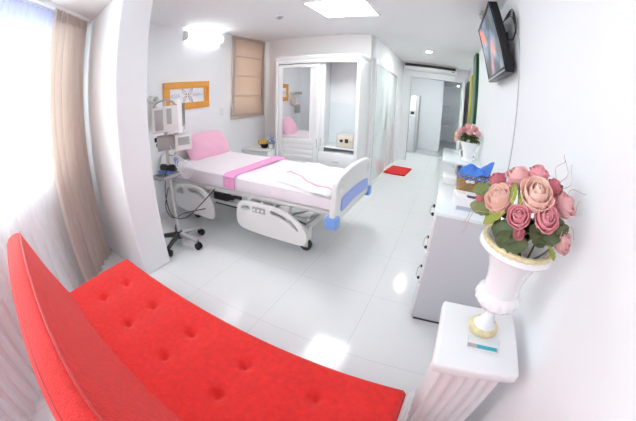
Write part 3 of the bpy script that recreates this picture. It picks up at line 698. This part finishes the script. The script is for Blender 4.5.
b.tube(cat_rom([(PX-.03, PY-.02, .60), (PX-.12, PY-.03, .38), (PX-.05, PY, .27), (PX+.08, PY+.06, .33), (PX+.25, PY+.2, .36)], 8, False), .005, 6)
tag(obj('black_cable', b, M_dark, origin=(PX, PY, .3)), 'black cables looping from the pole stand towards the bed', 'cable')
b = MB().box((-.05, -.04, 0), (.05, .0, .05), rotm(PX+.05, PY-.02, .80, .5)); 
ck = thing('cuff_bundle', 'black and blue cuff with hose on the stand tray', 'blood pressure cuff', (PX, PY, .735))
obj('blue_pad', MB().box((-.13, -.06, 0), (.04, .02, .035), rotm(PX-.02, PY+.03, .735, .2)), M_blue, ck, bevel=.012)
obj('black_cuff', MB().cyl((PX-.09, PY-.03, .80), (PX+.08, PY+.03, .79), .032, n=16), M_dark, ck, bevel=.006)
obj('blue_clip', MB().box((PX+.05, PY+.02, .80), (PX+.09, PY+.06, .89)), M_blue, ck, bevel=.006)

# ------------------------------------------------------------------ red sofa bed
SX0, SX1 = -1.79, .10
so = thing('sofa_bed', 'red velvet click-clack sofa bed with button tufted seat under the camera', 'sofa', (-.86, .25, 0))
tufts = [(-1.51+.325*i, y) for i in range(5) for y in (.29, .48)]
def seatz(x, y):
    z = .40
    for tx, ty in tufts:
        d2_ = (x-tx)**2+(y-ty)**2; z -= .034*math.exp(-d2_/.0006)+.008*math.exp(-d2_/.006)
    z += .006*(math.cos((x+1.51)/.325*2*math.pi)*-.5+.5)*(1-abs((y-.38)/.27)**2)
    return z
NU, NV = 150, 56
def fseat(u, v):
    x = SX0+(SX1-SX0)*u; y = .10+.55*v
    r = .03; ex = min(x-SX0, SX1-x); ey = .65-y
    z = seatz(x, y)
    for e_ in (ex, ey):
        if e_ < r: z -= r-math.sqrt(max(0, r*r-(r-e_)**2))
    return Vector((x, y, z))
sm = MB().grid(fseat, NU, NV)
# skirt down to the underside
ring = [i*NV for i in range(NU)][::-1]+[j for j in range(NV)]+[i*NV+NV-1 for i in range(NU)]+[(NU-1)*NV+j for j in range(NV)][::-1]
rg = []
for i in ring:
    if not rg or rg[-1] != i: rg.append(i)
if rg[0] == rg[-1]: rg.pop()
base = len(sm.v); sm.v += [(sm.v[i][0], sm.v[i][1], .19) for i in rg]
K = len(rg)
for i in range(K): sm.f.append((rg[i], rg[(i+1) % K], base+(i+1) % K, base+i))
sm.f.append(tuple(range(base, base+K)))
seat = obj('seat', sm, M_red, so)
obj('seat_piping', MB().tube([(SX0+.01, .13, .375), (SX0-.002, .2, .365), (SX0-.002, .64, .365), (SX0+.01, .652, .365), (SX1-.01, .652, .365), (SX1+.002, .64, .365), (SX1+.002, .13, .375)], .005, 6), M_redseam, seat)
# backrest: section in (y,z), reclining
sec = [(.12, .365), (.095, .43), (.035, .60), (-.02, .76), (-.065, .875), (-.082, .91), (-.115, .922), (-.155, .918), (-.188, .90), (-.20, .86), (-.175, .68), (-.13, .45), (-.06, .25), (.05, .20), (.10, .24)]
sec = [(p.x, p.y) for p in cat_rom([(a, b_, 0) for a, b_ in sec], 4)]
NS = len(sec); NB = 90; bm_ = MB()
cy0 = sum(p[0] for p in sec)/NS; cz0 = sum(p[1] for p in sec)/NS
for i in range(NB):
    u = i/(NB-1); x = SX0-.01+(SX1-SX0+.02)*u
    ex = min(x-(SX0-.01), (SX1+.01)-x); k = 1-.30*max(0, 1-ex/.07)**2
    for (y, z) in sec:
        yy = cy0+(y-cy0)*k; zz = cz0+(z-cz0)*(1-(1-k)*.5)
        zz += .004*math.sin(x*7+z*5)
        bm_.v.append((x, yy, zz))
for i in range(NB-1):
    for j in range(NS): bm_.f.append((i*NS+j, i*NS+(j+1) % NS, (i+1)*NS+(j+1) % NS, (i+1)*NS+j))
bm_.f.append(tuple(range(NS))); bm_.f.append(tuple(range((NB-1)*NS, NB*NS)))
back = obj('backrest', bm_, M_red, so)
sl = [(SX0+.06+(SX1-SX0-.1)*i/40, -.080, .918+.004*math.sin((SX0+(SX1-SX0)*i/40)*7+4.6)) for i in range(41)]
obj('back_seam', MB().tube(sl, .006, 6), M_redseam, back)
sl2 = [(SX0+.06+(SX1-SX0-.1)*i/40, -.172, .911+.004*math.sin((SX0+(SX1-SX0)*i/40)*7+4.6)) for i in range(41)]
obj('back_seam', MB().tube(sl2, .0035, 6), M_redseam, back)
obj('under_frame', MB().box((SX0+.15, .0, .16), (SX1-.15, .58, .21)), M_dark, so, bevel=.004)
for x in (SX0+.25, SX1-.25):
    for y in (.05, .52): obj('leg', MB().cyl((x, y, 0), (x, y, .17), .018, .024, n=14), M_steel, so)

# ------------------------------------------------------------------ television on the right wall
tvM = basis((.361, 2.372, 1.976), (0, -1, 0), Vector((-math.sin(R(11.95)), 0, math.cos(R(11.95)))).normalized())
tv = thing('television', 'black flat television tilted down on a bracket high on the right wall', 'television', tvM.translation)
w2_, h2_ = .414, .267
# the local +z of tvM points toward the room (-x)
zs = 1 if (tvM.to_3x3() @ Vector((0, 0, 1))).x < 0 else -1
def tb_(mb, a, b): return mb.box((a[0], a[1], min(a[2]*zs, b[2]*zs)), (b[0], b[1], max(a[2]*zs, b[2]*zs)), tvM)
b = MB(); f_ = .022
tb_(b, (-w2_, -h2_, -.062), (w2_, h2_, -.002)); tb_(b, (-w2_, -h2_, -.002), (-w2_+f_, h2_, .008)); tb_(b, (w2_-f_, -h2_, -.002), (w2_, h2_, .008)); tb_(b, (-w2_+f_, h2_-f_, -.002), (w2_-f_, h2_, .008)); tb_(b, (-w2_+f_, -h2_, -.002), (w2_-f_, -h2_+.045, .008))
bz = obj('bezel', b, M_black, tv, bevel=.004)
obj('screen', tb_(MB(), (-w2_+f_, -h2_+.045, -.003), (w2_-f_, h2_-f_, .002)), M_screen, tv, smooth=False)
obj('speaker_strip', tb_(MB(), (-w2_+.02, -h2_+.012, .008), (w2_-.02, -h2_+.024, .010)), M_steel, bz, smooth=False)
obj('rear_housing', tb_(MB(), (-w2_+.05, -h2_+.03, -.085), (w2_-.08, h2_-.10, -.055)), M_dark, tv, bevel=.015)
b = MB(); b.box((XR-.015, 2.27, 1.86), (XR, 2.47, 2.12)); b.tube([(XR-.01, 2.33, 2.0), (.44, 2.33, 2.0)], .015, 8); b.tube([(XR-.01, 2.42, 2.0), (.44, 2.42, 2.0)], .015, 8)
obj('wall_bracket', b, M_dark, tv)
b = MB()
for i in range(5): b.tube(cat_rom([(.42, 2.02+.01*i, 2.12), (.46, 1.93-.012*i, 2.14+.01*i), (.475, 1.90-.01*i, 2.04), (.46, 1.93, 1.96), (.44, 2.02, 1.98)], 6, False), .004, 6)
obj('cable_bundle', b, M_dark, tv)
obj('wall_cord', MB().tube(cat_rom([(.465, 1.97, 2.02), (XR-.006, 1.88, 1.98), (XR-.004, 1.90, 1.75), (XR-.004, 1.92, 1.5), (XR-.004, 1.93, 1.2), (XR-.004, 1.95, .95)], 8, False), .004, 6), M_cable, tv)
wc = obj('ceiling_sensor', MB().sphere((.33, 2.62, 2.34), .035, 14, 10).cyl((.33, 2.62, 2.35), (.33, 2.62, CZ), .012), M_plas2, origin=(.33, 2.62, 2.34)); tag(wc, 'small grey ceiling fixture just behind the television top', 'sensor')

# ------------------------------------------------------------------ boards on the far right wall
g = obj('green_board', MB().box((XR-.05, 4.55, 1.22), (XR, 5.05, 2.38)), M_green, origin=(XR, 4.8, 1.22), bevel=.004); tag(g, 'tall dark green board mounted on the right wall past the television', 'wall board')
g = obj('yellow_board', MB().box((XR-.055, 5.25, 1.15), (XR, 5.75, 2.10)), M_yellow, origin=(XR, 5.5, 1.15), bevel=.004); tag(g, 'tall yellow board on the right wall behind the green one', 'wall board')
g = obj('dark_board', MB().box((XR-.06, 6.0, .02), (XR-.012, 6.45, 2.05)), M_dark, origin=(XR, 6.2, .02), bevel=.004); tag(g, 'narrow black upright panel between yellow board and white door leaf', 'panel')
dl = thing('open_door_leaf', 'white door leaf standing open at the right of the far doorway', 'door', (DX1, YF, 0))
obj('leaf', MB().box((.345, 6.2, .01), (.385, YF-.02, 2.07)), M_white, dl, bevel=.003)
obj('door_handle', MB().tube([(.345, 6.27, 1.0), (.31, 6.27, 1.0), (.31, 6.37, 1.0)], .008, 8), M_steel, dl)

# beyond the doorway
cb = thing('tall_cupboard', 'tall white and grey cupboard standing just beyond the doorway', 'cupboard', (-1.1, 8.1, 0))
obj('lower_door', MB().box((-1.38, 8.0, .02), (-.86, 8.45, 1.04)), M_grey, cb, bevel=.004)
obj('upper_door', MB().box((-1.38, 8.0, 1.05), (-.86, 8.45, 1.64)), M_paper, cb, bevel=.004)
obj('side_post', MB().box((-.85, 7.985, .0), (-.78, 8.46, 1.66)), M_plas2, cb, bevel=.004)
obj('notice', MB().box((-1.0, 7.994, 1.10), (-.90, 8.0, 1.18)), M_dark, cb, smooth=False)
obj('notice_paper', MB().box((-1.03, 7.996, 1.2), (-.88, 8.0, 1.5)), M_paper, cb, smooth=False)
for i, z in enumerate((.75, 1.0, 1.25, 1.5)):
    s_ = obj('glass_shelf', MB().box((-.12, 10.2, z), (.12, 11.0, z+.025)), M_white, origin=(0, 10.6, z), bevel=.003)
    tag(s_, 'pale shelf on the corridor wall beyond the doorway, ' + ('lowest', 'second from bottom', 'second from top', 'topmost')[i] + ' of its column', 'shelf', 'shelves beyond the doorway')
struct('door_2', MB().box((.45, 12.26, 0), (1.15, 12.3, 2.0)), M_cool)

# ------------------------------------------------------------------ cabinet on the right
CY0, CY1, CX0, CH = 1.51, 2.36, .015, .81
cbn = thing('side_cabinet', 'grey-sided white cabinet against the right wall with black bow handles', 'cabinet', (.25, 1.93, 0))
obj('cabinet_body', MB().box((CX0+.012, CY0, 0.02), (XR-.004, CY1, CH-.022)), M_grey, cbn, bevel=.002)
obj('cabinet_top', MB().box((CX0-.005, CY0-.01, CH-.022), (XR-.003, CY1+.01, CH)), M_cool, cbn, bevel=.003)
obj('plinth', MB().box((CX0+.03, CY0+.004, 0), (XR-.006, CY1-.01, .02)), M_dark, cbn, smooth=False)
zz = [(.55, .775), (.30, .535), (.04, .285)]
for a, b_ in zz:
    d_ = obj('drawer', MB().box((CX0-.004, CY0+.012, a), (CX0+.012, CY1-.012, b_)), M_white, cbn, bevel=.002)
    zc = b_-.06
    h = MB().tube(cat_rom([(CX0-.004, 1.70, zc), (CX0-.03, 1.72, zc), (CX0-.036, 1.78, zc), (CX0-.03, 1.84, zc), (CX0-.004, 1.86, zc)], 5, False), .006, 8)
    hd_ = obj('handle', h, M_steel, d_)
    for y_ in (1.70, 1.86): obj('handle_cap', MB().sphere((CX0-.012, y_, zc), .012, 10, 8), M_black, hd_)
pb_ = thing('printed_box', 'flat white and grey printed box in front of the wicker basket', 'box', (.22, 1.7, CH))
MM = rotm(.225, 1.69, CH, R(4))
obj('carton', MB().box((-.105, -.09, 0), (.12, .085, .075), MM), M_paper, pb_, bevel=.002)
obj('side_print', MB().box((-.095, -.0915, .006), (.115, -.09, .03), MM), M_greyink, pb_, smooth=False)
obj('product_print', MB().box((-.03, -.05, .075), (.07, .0, .0758), MM).sphere(MM @ Vector((.06, -.02, .0757)), .035, 12, 6, (1.2, .7, .04)), M_dark, pb_)
obj('panel_print', MB().box((-.09, .02, .075), (-.03, .07, .0756), MM), M_cream, pb_, smooth=False)
# wicker basket
BKX0, BKX1, BKY0, BKY1, BKH = .14, .375, 1.85, 2.10, .155
bs = thing('wicker_basket', 'brown woven wicker basket lined with dark blue patterned cloth', 'basket', (.258, 1.975, CH))
def fw(u, v):
    a = 2*math.pi*u; cx, cy_ = (BKX0+BKX1)/2, (BKY0+BKY1)/2; hx, hy = (BKX1-BKX0)/2, (BKY1-BKY0)/2
    c, s_ = math.cos(a), math.sin(a); k = (abs(c)**6+abs(s_)**6)**(-1/6)
    wob = .004*math.sin(a*26+(math.pi if int(v*11) % 2 else 0)); g_ = .9+.12*v
    return Vector((cx+(hx*k*g_+wob)*c, cy_+(hy*k*g_+wob)*s_, CH+.002+BKH*v+.003*math.sin(v*11*2*math.pi)))
wk = MB().grid(fw, 208, 34, True)
wk.f.append(tuple(i*34 for i in range(208)))
obj('woven_body', wk, M_wicker, bs, solid=.004)
def checker():
    m = mat('patterned_lining', (.03, .05, .18), .8); nt = m.node_tree; tc = nt.nodes.new('ShaderNodeTexCoord'); c = nt.nodes.new('ShaderNodeTexChecker'); c.inputs['Scale'].default_value = 110
    c.inputs[1].default_value = (.02, .04, .20, 1); c.inputs[2].default_value = (.30, .38, .62, 1); nt.links.new(tc.outputs['Object'], c.inputs[0]); nt.links.new(c.outputs[0], nt.nodes['Principled BSDF'].inputs[0]); return m
def fl(u, v):
    p = fw(u, .70); a = 2*math.pi*u; r_ = 1.05+.02*math.sin(a*17)*v
    cx, cy_ = (BKX0+BKX1)/2, (BKY0+BKY1)/2
    q = fw(u, .99); z = q.z+.012-(.034+.010*math.sin(a*9))*v
    k = 1.03+.02*v+.01*math.sin(a*13)*v
    return Vector((cx+(q.x-cx)*k, cy_+(q.y-cy_)*k, z))
obj('cloth_lining', MB().grid(fl, 120, 5, True), checker(), bs, solid=.002)
obj('lining_bow', MB().sphere((.205, 1.828, .935), .014, 10, 6, (1.3, .5, .8)).sphere((.235, 1.828, .938), .014, 10, 6, (1.3, .5, .8)), M_paper, bs)
def fc(u, v):
    a = 2*math.pi*u; r_ = 1-v; cx, cy_ = .262, 1.975
    x = cx+.128*r_*math.cos(a)*(1+.1*math.sin(3*a)); y = cy_+.128*r_*math.sin(a)
    z = .968+.035*math.sin(v*1.5)+.018*math.sin(x*42+y*18)+.03*math.sin(a*5)*r_*v*2+.07*max(0, (x-.27)/.11)**2*(1-.4*v)
    return Vector((x, y, z))
tag(obj('blue_cloth', MB().grid(fc, 48, 16, True), M_cloth, origin=(.262, 1.975, .96), solid=.006), 'crumpled bright blue cloth heaped inside the wicker basket', 'cloth')
tag(obj('small_box', MB().box((.035, 2.14, CH), (.14, 2.34, CH+.055)), M_white, origin=(.09, 2.25, CH), bevel=.003), 'small plain white box on the cabinet left of the basket', 'box')
tag(obj('white_towel', MB().grid(lambda u, v: Vector((.35+.11*u, 1.76+.06*v, CH+.01+.11*math.sin(math.pi*min(1, max(0, u)))**.5*math.sin(math.pi*v)**.5+.006*math.sin(u*20+v*9))), 16, 14), M_blanket, origin=(.40, 1.79, CH), solid=.006), 'white crumpled towel between the basket and the near roses', 'towel')

# console ledge with the far vase
lg_ = thing('wall_ledge', 'pale glossy ledge on the right wall under the far flower vase', 'shelf', (.26, 3.7, .78))
obj('ledge_top', MB().box((.02, 3.28, .76), (XR-.002, 4.35, .785)), M_cool, lg_, bevel=.004)
obj('ledge_bracket', MB().extrude([(XR-.002, 3.5, .76), (.25, 3.5, .76), (XR-.002, 3.5, .55)], (0, .02, 0)), M_white, lg_, bevel=.002)
obj('ledge_bracket', MB().extrude([(XR-.002, 4.1, .76), (.25, 4.1, .76), (XR-.002, 4.1, .55)], (0, .02, 0)), M_white, lg_, bevel=.002)

# ------------------------------------------------------------------ pedestal, urns and flowers
pd = thing('pedestal', 'square white fluted pedestal against the right wall carrying the near urn', 'pedestal', (.29, .72, 0))
obj('pedestal_top', MB().box((.125, .56, .655), (.437, .885, .70)), M_plaster, pd, bevel=.012, seg=3)
obj('moulding', MB().box((.15, .585, .625), (.43, .86, .655)).box((.165, .60, .605), (.415, .845, .625)), M_plaster, pd, bevel=.008, seg=3)
# square fluted shaft
cx, cy_, hw = .29, .722, .115
poly = []
def flut(t): # profile depth along a face, 5 flutes
    k = (t*5) % 1
    return -.012*math.sin(math.pi*min(1, max(0, (k-.15)/.7)))**.8 if .15 < k < .85 else 0
for side in range(4):
    for i in range(50):
        t = i/50; a = -hw+2*hw*t; d_ = hw+flut(t)
        x, y = [(a, -d_), (d_, a), (-a, d_), (-d_, -a)][side]; poly.append((cx+x, cy_+y, .10))
obj('fluted_shaft', MB().extrude(poly, (0, 0, .505)), M_plaster, pd)
obj('base_block', MB().box((.15, .585, 0), (.43, .86, .06)).box((.165, .60, .06), (.415, .845, .10)), M_plaster, pd, bevel=.008, seg=3)

UP = [(0, 0), (.052, 0), (.056, .006), (.055, .018), (.046, .026), (.030, .045), (.020, .070), (.018, .085), (.026, .097), (.024, .103), (.045, .112), (.072, .128), (.082, .145), (.082, .160), (.074, .172), (.066, .178), (.064, .19), (.066, .22), (.074, .26), (.090, .30), (.104, .322), (.116, .328), (.124, .324), (.129, .330), (.126, .338), (.118, .342), (.112, .351), (.102, .348), (.092, .33), (.075, .28), (.0, .26)]
def urn(c, s, label, gold=True):
    t = thing('flower_urn', label, 'vase', c)
    def fl_(a, z):
        z /= s
        return 1+.05*abs(math.sin(a*8))*max(0, 1-abs(z-.145)/.035) if .108 < z < .18 else 1
    obj('urn_body', MB().lathe([(r*s, z*s) for r, z in UP], c, 96, fl_), M_ceramic, t)
    if gold:
        wv = lambda a, z: 1+.012*math.sin(a*31)
        obj('gold_rim', MB().lathe([(.113*s, .333*s), (.1195*s, .339*s), (.1215*s, .346*s), (.1185*s, .353*s), (.112*s, .355*s), (.106*s, .352*s)], c, 96, wv, False), M_goldp, t)
        obj('gold_foot', MB().lathe([(.054*s, .003*s), (.0585*s, .007*s), (.0575*s, .018*s), (.049*s, .0265*s), (.044*s, .028*s)], c, 96, wv, False), M_goldp, t)
    return t
UC = Vector((.287, .762, .702))
urn(UC, 1.0, 'large white urn with gold rim and foot on the near pedestal')
U2 = Vector((.335, 3.55, .786))
t2 = thing('flower_urn', 'plain white flared flower urn on the wall ledge beyond the basket', 'vase', U2)
obj('urn_body', MB().lathe([(0, 0), (.085, 0), (.088, .012), (.075, .025), (.060, .035), (.064, .06), (.075, .12), (.105, .19), (.134, .225), (.140, .235), (.134, .24), (.10, .20), (0, .17)], U2, 48), M_ceramic, t2)
for sg in (-1, 1): obj('scroll_handle', MB().tube(cat_rom([(U2.x+sg*.07, U2.y, U2.z+.03), (U2.x+sg*.10, U2.y, U2.z+.05), (U2.x+sg*.105, U2.y, U2.z+.10), (U2.x+sg*.085, U2.y, U2.z+.13)], 5, False), .009, 8), M_ceramic, t2)

def petal(mb, c, up, out, w, h, curl, cup):
    """a cupped petal patch rising from c along up, leaning out"""
    up = Vector(up).normalized(); out = (Vector(out)-up*Vector(out).dot(up)).normalized(); side = up.cross(out)
    def f(u, v):
        a = (u-.5)*2; ww = w*(.55+.45*math.sin(math.pi*min(1, v*.75)))
        x = a*ww*.5; hh = h*v*(1-.30*abs(a)**3*v)
        o = curl*v**2*h+cup*math.sin(v*2.2)*h-.55*abs(a)**2*ww*.6
        o += (.15*h*(v-.75)/.25 if v > .75 else 0)*curl*2
        return c+side*x+up*hh+out*o
    mb.grid(f, 7, 6)
def bloom(c, up, r, rnd):
    mb = MB(); up = Vector(up).normalized(); u0 = up.orthogonal().normalized(); w0 = up.cross(u0)
    c = Vector(c)-up*r*.75
    spec = [(3, .16, .55, 1.40, -.08, .05), (4, .34, .80, 1.42, -.05, .10), (5, .56, 1.05, 1.36, .0, .20), (6, .80, 1.25, 1.22, .10, .30), (6, 1.0, 1.35, 1.0, .26, .36)]
    for li, (n, rad, w, h, curl, cup) in enumerate(spec):
        for k in range(n):
            a = 2*math.pi*(k+rnd.uniform(-.12, .12))/n+li*.7
            o = u0*math.cos(a)+w0*math.sin(a)
            petal(mb, c+o*rad*r*.35, up, o, w*r*1.15, h*r*rnd.uniform(.93, 1.05), curl, cup)
    return mb
def leafmesh(mb, c, d, n, L_, Wd, bend=.2):
    d = Vector(d).normalized(); n = Vector(n); n = (n-d*n.dot(d)).normalized(); s_ = d.cross(n)
    def f(u, v):
        a = (u-.5)*2; ww = Wd*math.sin(math.pi*min(1, v*.93+.04))**.75
        return c+d*L_*v+s_*a*ww*.5-n*(bend*L_*v*v)+n*abs(a)*ww*.16+n*.004*math.sin(v*25)*abs(a)
    mb.grid(f, 5, 10)
rnd = random.Random(3)
def ray_dir(px, py):
    f = 636*16/36; x = (px-318)/f; y = -(py-210.5)/f; r = math.hypot(x, y); th = 2*math.asin(r/2); s_ = math.sin(th)/r
    return (co.matrix_world.to_3x3() @ Vector((x*s_, y*s_, -math.cos(th)))).normalized()
# bouquet layout (local to the urn rim centre)
def rose(c, up, r, m, label, group, foot, leaves=()):
    t = thing('rose', label, 'flower', foot)
    mid = (Vector(c)*.6+Vector(foot)*.4)+Vector((0, 0, -.01))
    obj('stem', MB().tube(cat_rom([foot, mid, Vector(c)-Vector(up).normalized()*r*.7], 5, False), .003, 6), M_stem, t)
    cp = MB(); cp.lathe([(0, 0), (r*.3, r*.12), (r*.42, r*.35)], (0, 0, 0), 12)
    q = Vector((0, 0, 1)).rotation_difference(Vector(up).normalized()).to_matrix()
    cp.v = [tuple(q @ Vector(v)+Vector(c)-Vector(up).normalized()*r*.85) for v in cp.v]
    obj('calyx', cp, M_leaf, t)
    obj('bloom', bloom(c, up, r, rnd), m, t, solid=.0012)
    for (lc, ld, ln, L_, Wd, lm) in leaves:
        mb = MB(); leafmesh(mb, Vector(lc), ld, ln, L_, Wd); obj('leaf', mb, lm, t, solid=.0008)
    return t
CAMP = Vector((0, 0, CAMH))
def onball(px, py, cen, rad):
    d = ray_dir(px, py); oc = CAMP-cen; b_ = oc.dot(d); q = b_*b_-(oc.length_squared-rad*rad)
    t = -b_-math.sqrt(q) if q > 0 else -b_
    return CAMP+d*t
BC = UC+Vector((-.005, .0, .40))
G1 = 'artificial roses in the near gold-rimmed urn'
spec = [ # position on the bouquet dome, size, petal colour, label
 ((500, 199), .118, .050, M_peach, 'big peach rose at the left of the near bouquet'),
 ((537, 196), .130, .055, M_peach, 'largest peach rose at the middle of the near bouquet'),
 ((519, 177), .135, .044, M_coral, 'coral pink rose at the top of the near bouquet'),
 ((539, 174), .125, .036, M_rose, 'pink rose at the top right of the near bouquet'),
 ((498, 180), .130, .030, M_dusty, 'dusky red rose at the top left of the near bouquet'),
 ((546, 219), .125, .042, M_rose, 'deep pink rose just below the largest peach rose'),
 ((565, 205), .120, .044, M_coral, 'pink and cream rose at the right edge of the near bouquet'),
 ((563, 242), .135, .038, M_coral, 'coral rose hanging lowest over the near urn rim'),
 ((519, 217), .115, .036, M_rose, 'pink rose between the two peach ones, lower down'),
 ((555, 187), .120, .030, M_dusty, 'dusky rose behind the right of the largest peach rose'),
 ((481, 197), .150, .020, M_dusty, 'tiny dusky bud at the far left of the near bouquet'),
 ((519, 234), .100, .018, M_dusty, 'tiny dark red bud low at the centre of the near bouquet'),
 ((490, 202), .125, .020, M_dusty, 'small dusky bud tucked left behind the left peach rose'),
 ((553, 203), .120, .026, M_dusty, 'small dusky rose between the largest peach rose and the right edge rose'),
 ((509, 187), .120, .020, M_rose, 'small pink bud between the left peach rose and the top coral rose'),
]
roses = []
for i, (px, rad, r, m, lab) in enumerate(spec):
    c = onball(px[0], px[1], BC, rad); up = (c-BC).normalized()*.9+Vector((0, 0, .35)); up = up+(CAMP-c).normalized()*.35
    a = i*2.4; foot = UC+Vector((.04*math.cos(a), .04*math.sin(a), .275))
    roses.append(rose(c, up, r, m, lab, G1, foot))
def addleaf(i, px, rad, tipx, L_, Wd, m):
    c = onball(px[0], px[1], BC, rad); tp = onball(tipx[0], tipx[1], BC, rad*1.12); d = (tp-c)
    if d.length < 1e-3: d = Vector((0, 0, -1))
    mb = MB(); nrm = ((CAMP-c).normalized()+Vector((0, 0, .4))+(c-BC).normalized()*.5)
    leafmesh(mb, c, d, nrm, max(L_, d.length), Wd, .12); obj('leaf', mb, m, roses[i], solid=.0008)
addleaf(0, (497, 192), .10, (473, 188), .07, .050, M_leaf)
addleaf(4, (490, 186), .11, (476, 192), .05, .04, M_leaf)
addleaf(0, (495, 212), .10, (470, 203), .08, .05, M_leaf)
addleaf(0, (505, 212), .11, (480, 222), .085, .038, M_leafb)
addleaf(2, (512, 204), .12, (515, 181), .06, .022, M_leafb)
addleaf(5, (535, 240), .10, (567, 222), .10, .075, M_leafd)
addleaf(5, (540, 228), .105, (558, 240), .07, .06, M_leafd)
addleaf(8, (520, 238), .10, (492, 226), .10, .06, M_leafd)
addleaf(8, (528, 246), .10, (500, 240), .10, .06, M_leafd)
addleaf(11, (510, 232), .10, (497, 246), .07, .05, M_leafd)
addleaf(7, (549, 246), .12, (556, 262), .06, .018, M_leafb)
addleaf(7, (556, 235), .12, (570, 226), .05, .03, M_leafd)
addleaf(1, (520, 205), .12, (524, 190), .04, .02, M_leafb)
addleaf(5, (530, 226), .10, (545, 246), .08, .05, M_leafd)
addleaf(9, (550, 195), .11, (562, 186), .05, .03, M_leafd)
addleaf(2, (520, 190), .11, (527, 184), .04, .02, M_leafd)
mb = MB()
for k in range(22):
    a = rnd.uniform(0, 6.28); b_ = rnd.uniform(.25, 1.15); r_ = rnd.uniform(.05, .10)
    d = Vector((math.cos(a)*math.cos(b_), math.sin(a)*math.cos(b_), math.sin(b_)))
    leafmesh(mb, BC+Vector((0, 0, -.03))+d*.02, d, (0, 0, 1), r_, .045, .2)
obj('leaf', mb, M_leafd, roses[1], solid=.0008)
# small bud sprigs and wiry tendrils
for (x0_, y0_), (x1_, y1_), sgn in (((562, 190), (578, 172), 1), ((565, 198), (583, 186), -1), ((566, 215), (582, 208), 1), ((560, 183), (572, 160), 1), ((556, 178), (560, 158), -1), ((490, 212), (458, 221), 1), ((492, 218), (468, 232), -1), ((485, 205), (462, 212), 1), ((568, 226), (577, 236), -1)):
    p = onball(x0_, y0_, BC, .12); q = onball(x1_, y1_, BC, .16); n_ = (q-p).cross(CAMP-p).normalized(); L_ = (q-p).length
    pts = [p+(q-p)*t+n_*sgn*L_*.35*math.sin(t*5)*t for t in [k/14 for k in range(15)]]
    obj('tendril', MB().tube([Vector((min(v.x, XR-.004), v.y, v.z)) for v in pts], .0009, 5), M_wire, roses[6 if x0_ > 520 else 0])
# far bouquet
B2 = U2+Vector((0, 0, .30)); G2 = 'artificial roses in the far white urn'
far = [((468, 126), M_coral, 'coral rose at the top left of the far bouquet'), ((475, 129), M_rose, 'deep pink rose at the top right of the far bouquet'), ((463, 130), M_rose, 'deep pink rose left of centre in the far bouquet'),
       ((458, 133), M_peach, 'peach rose at the far left of the far bouquet'), ((470, 132), M_coral, 'coral rose in the centre of the far bouquet'), ((478, 134), M_coral, 'coral rose at the right edge of the far bouquet'),
       ((457, 138), M_peach, 'cream rose lowest at the left of the far bouquet')]
fr_ = []
for i, ((px, py), m, lab) in enumerate(far):
    c = onball(px, py, B2, .125); up = (c-B2).normalized()+Vector((0, 0, .4))+(CAMP-c).normalized()*.4
    fr_.append(rose(c, up, .050, m, lab, G2, U2+Vector((.03*math.cos(i*1.7), .03*math.sin(i*1.7), .19))))
for i in range(7):
    mb = MB()
    for k in range(7):
        a = (i*7+k)*.93; d = Vector((math.cos(a), math.sin(a), rnd.uniform(-.25, .75)))
        leafmesh(mb, B2+Vector((0, 0, -.02))+d*.035, d, (0, 0, 1), rnd.uniform(.08, .12), .055, .25)
    obj('leaf', mb, M_leaf if i % 2 else M_leafd, fr_[i], solid=.001)

# card in an acrylic holder on the pedestal
MM = rotm(.285, .665, .70, R(-4))
cd = thing('card_holder', 'clear card holder with a teal striped card on the near pedestal', 'card holder', (.285, .665, .70))
obj('acrylic_base', MB().box((-.055, -.01, 0), (.07, .045, .006), MM), M_acryl, cd, bevel=.001)
obj('card', MB().box((-.055, -.012, .006), (.06, .004, .009), MM), M_plas2, cd, smooth=False)
obj('teal_stripe', MB().box((-.02, -.0125, .009), (.055, .0035, .0095), MM), M_teal, cd, smooth=False)

# ------------------------------------------------------------------ light
wd_ = bpy.data.worlds.new('sky'); sc.world = wd_; wd_.use_nodes = True
bg = wd_.node_tree.nodes['Background']; bg.inputs[0].default_value = (.86, .99, 1.02, 1); bg.inputs[1].default_value = 7.2
def portal(name, M, sx, sy):
    l = bpy.data.lights.new(name, 'AREA'); l.shape = 'RECTANGLE'; l.size = sx; l.size_y = sy; l.cycles.is_portal = True
    o = bpy.data.objects.new(name, l); COL.objects.link(o); o.matrix_world = M
cW = W((WS0+WS1)/2, NW-.13, (WZ0+WZ1)/2)
portal('sky_portal', basis(cW, -DS, (0, 0, 1)) if (-DS).cross(Vector((0, 0, 1))).dot(DN) < 0 else basis(cW, DS, (0, 0, 1)), WS1-WS0, WZ1-WZ0)
portal('sky_portal', basis((XL-.12, (BY0+BY1)/2, (BZ0+BZ1)/2), (0, -1, 0), (0, 0, 1)), BY1-BY0, BZ1-BZ0)

sc.view_settings.view_transform = 'Standard'; sc.view_settings.look = 'None'; sc.view_settings.gamma = 1; sc.view_settings.use_curve_mapping = False
sc.view_settings.exposure = 0.5
sc.cycles.max_bounces = 12; sc.cycles.diffuse_bounces = 8; sc.cycles.transparent_max_bounces = 16
sc.cycles.use_denoising = True
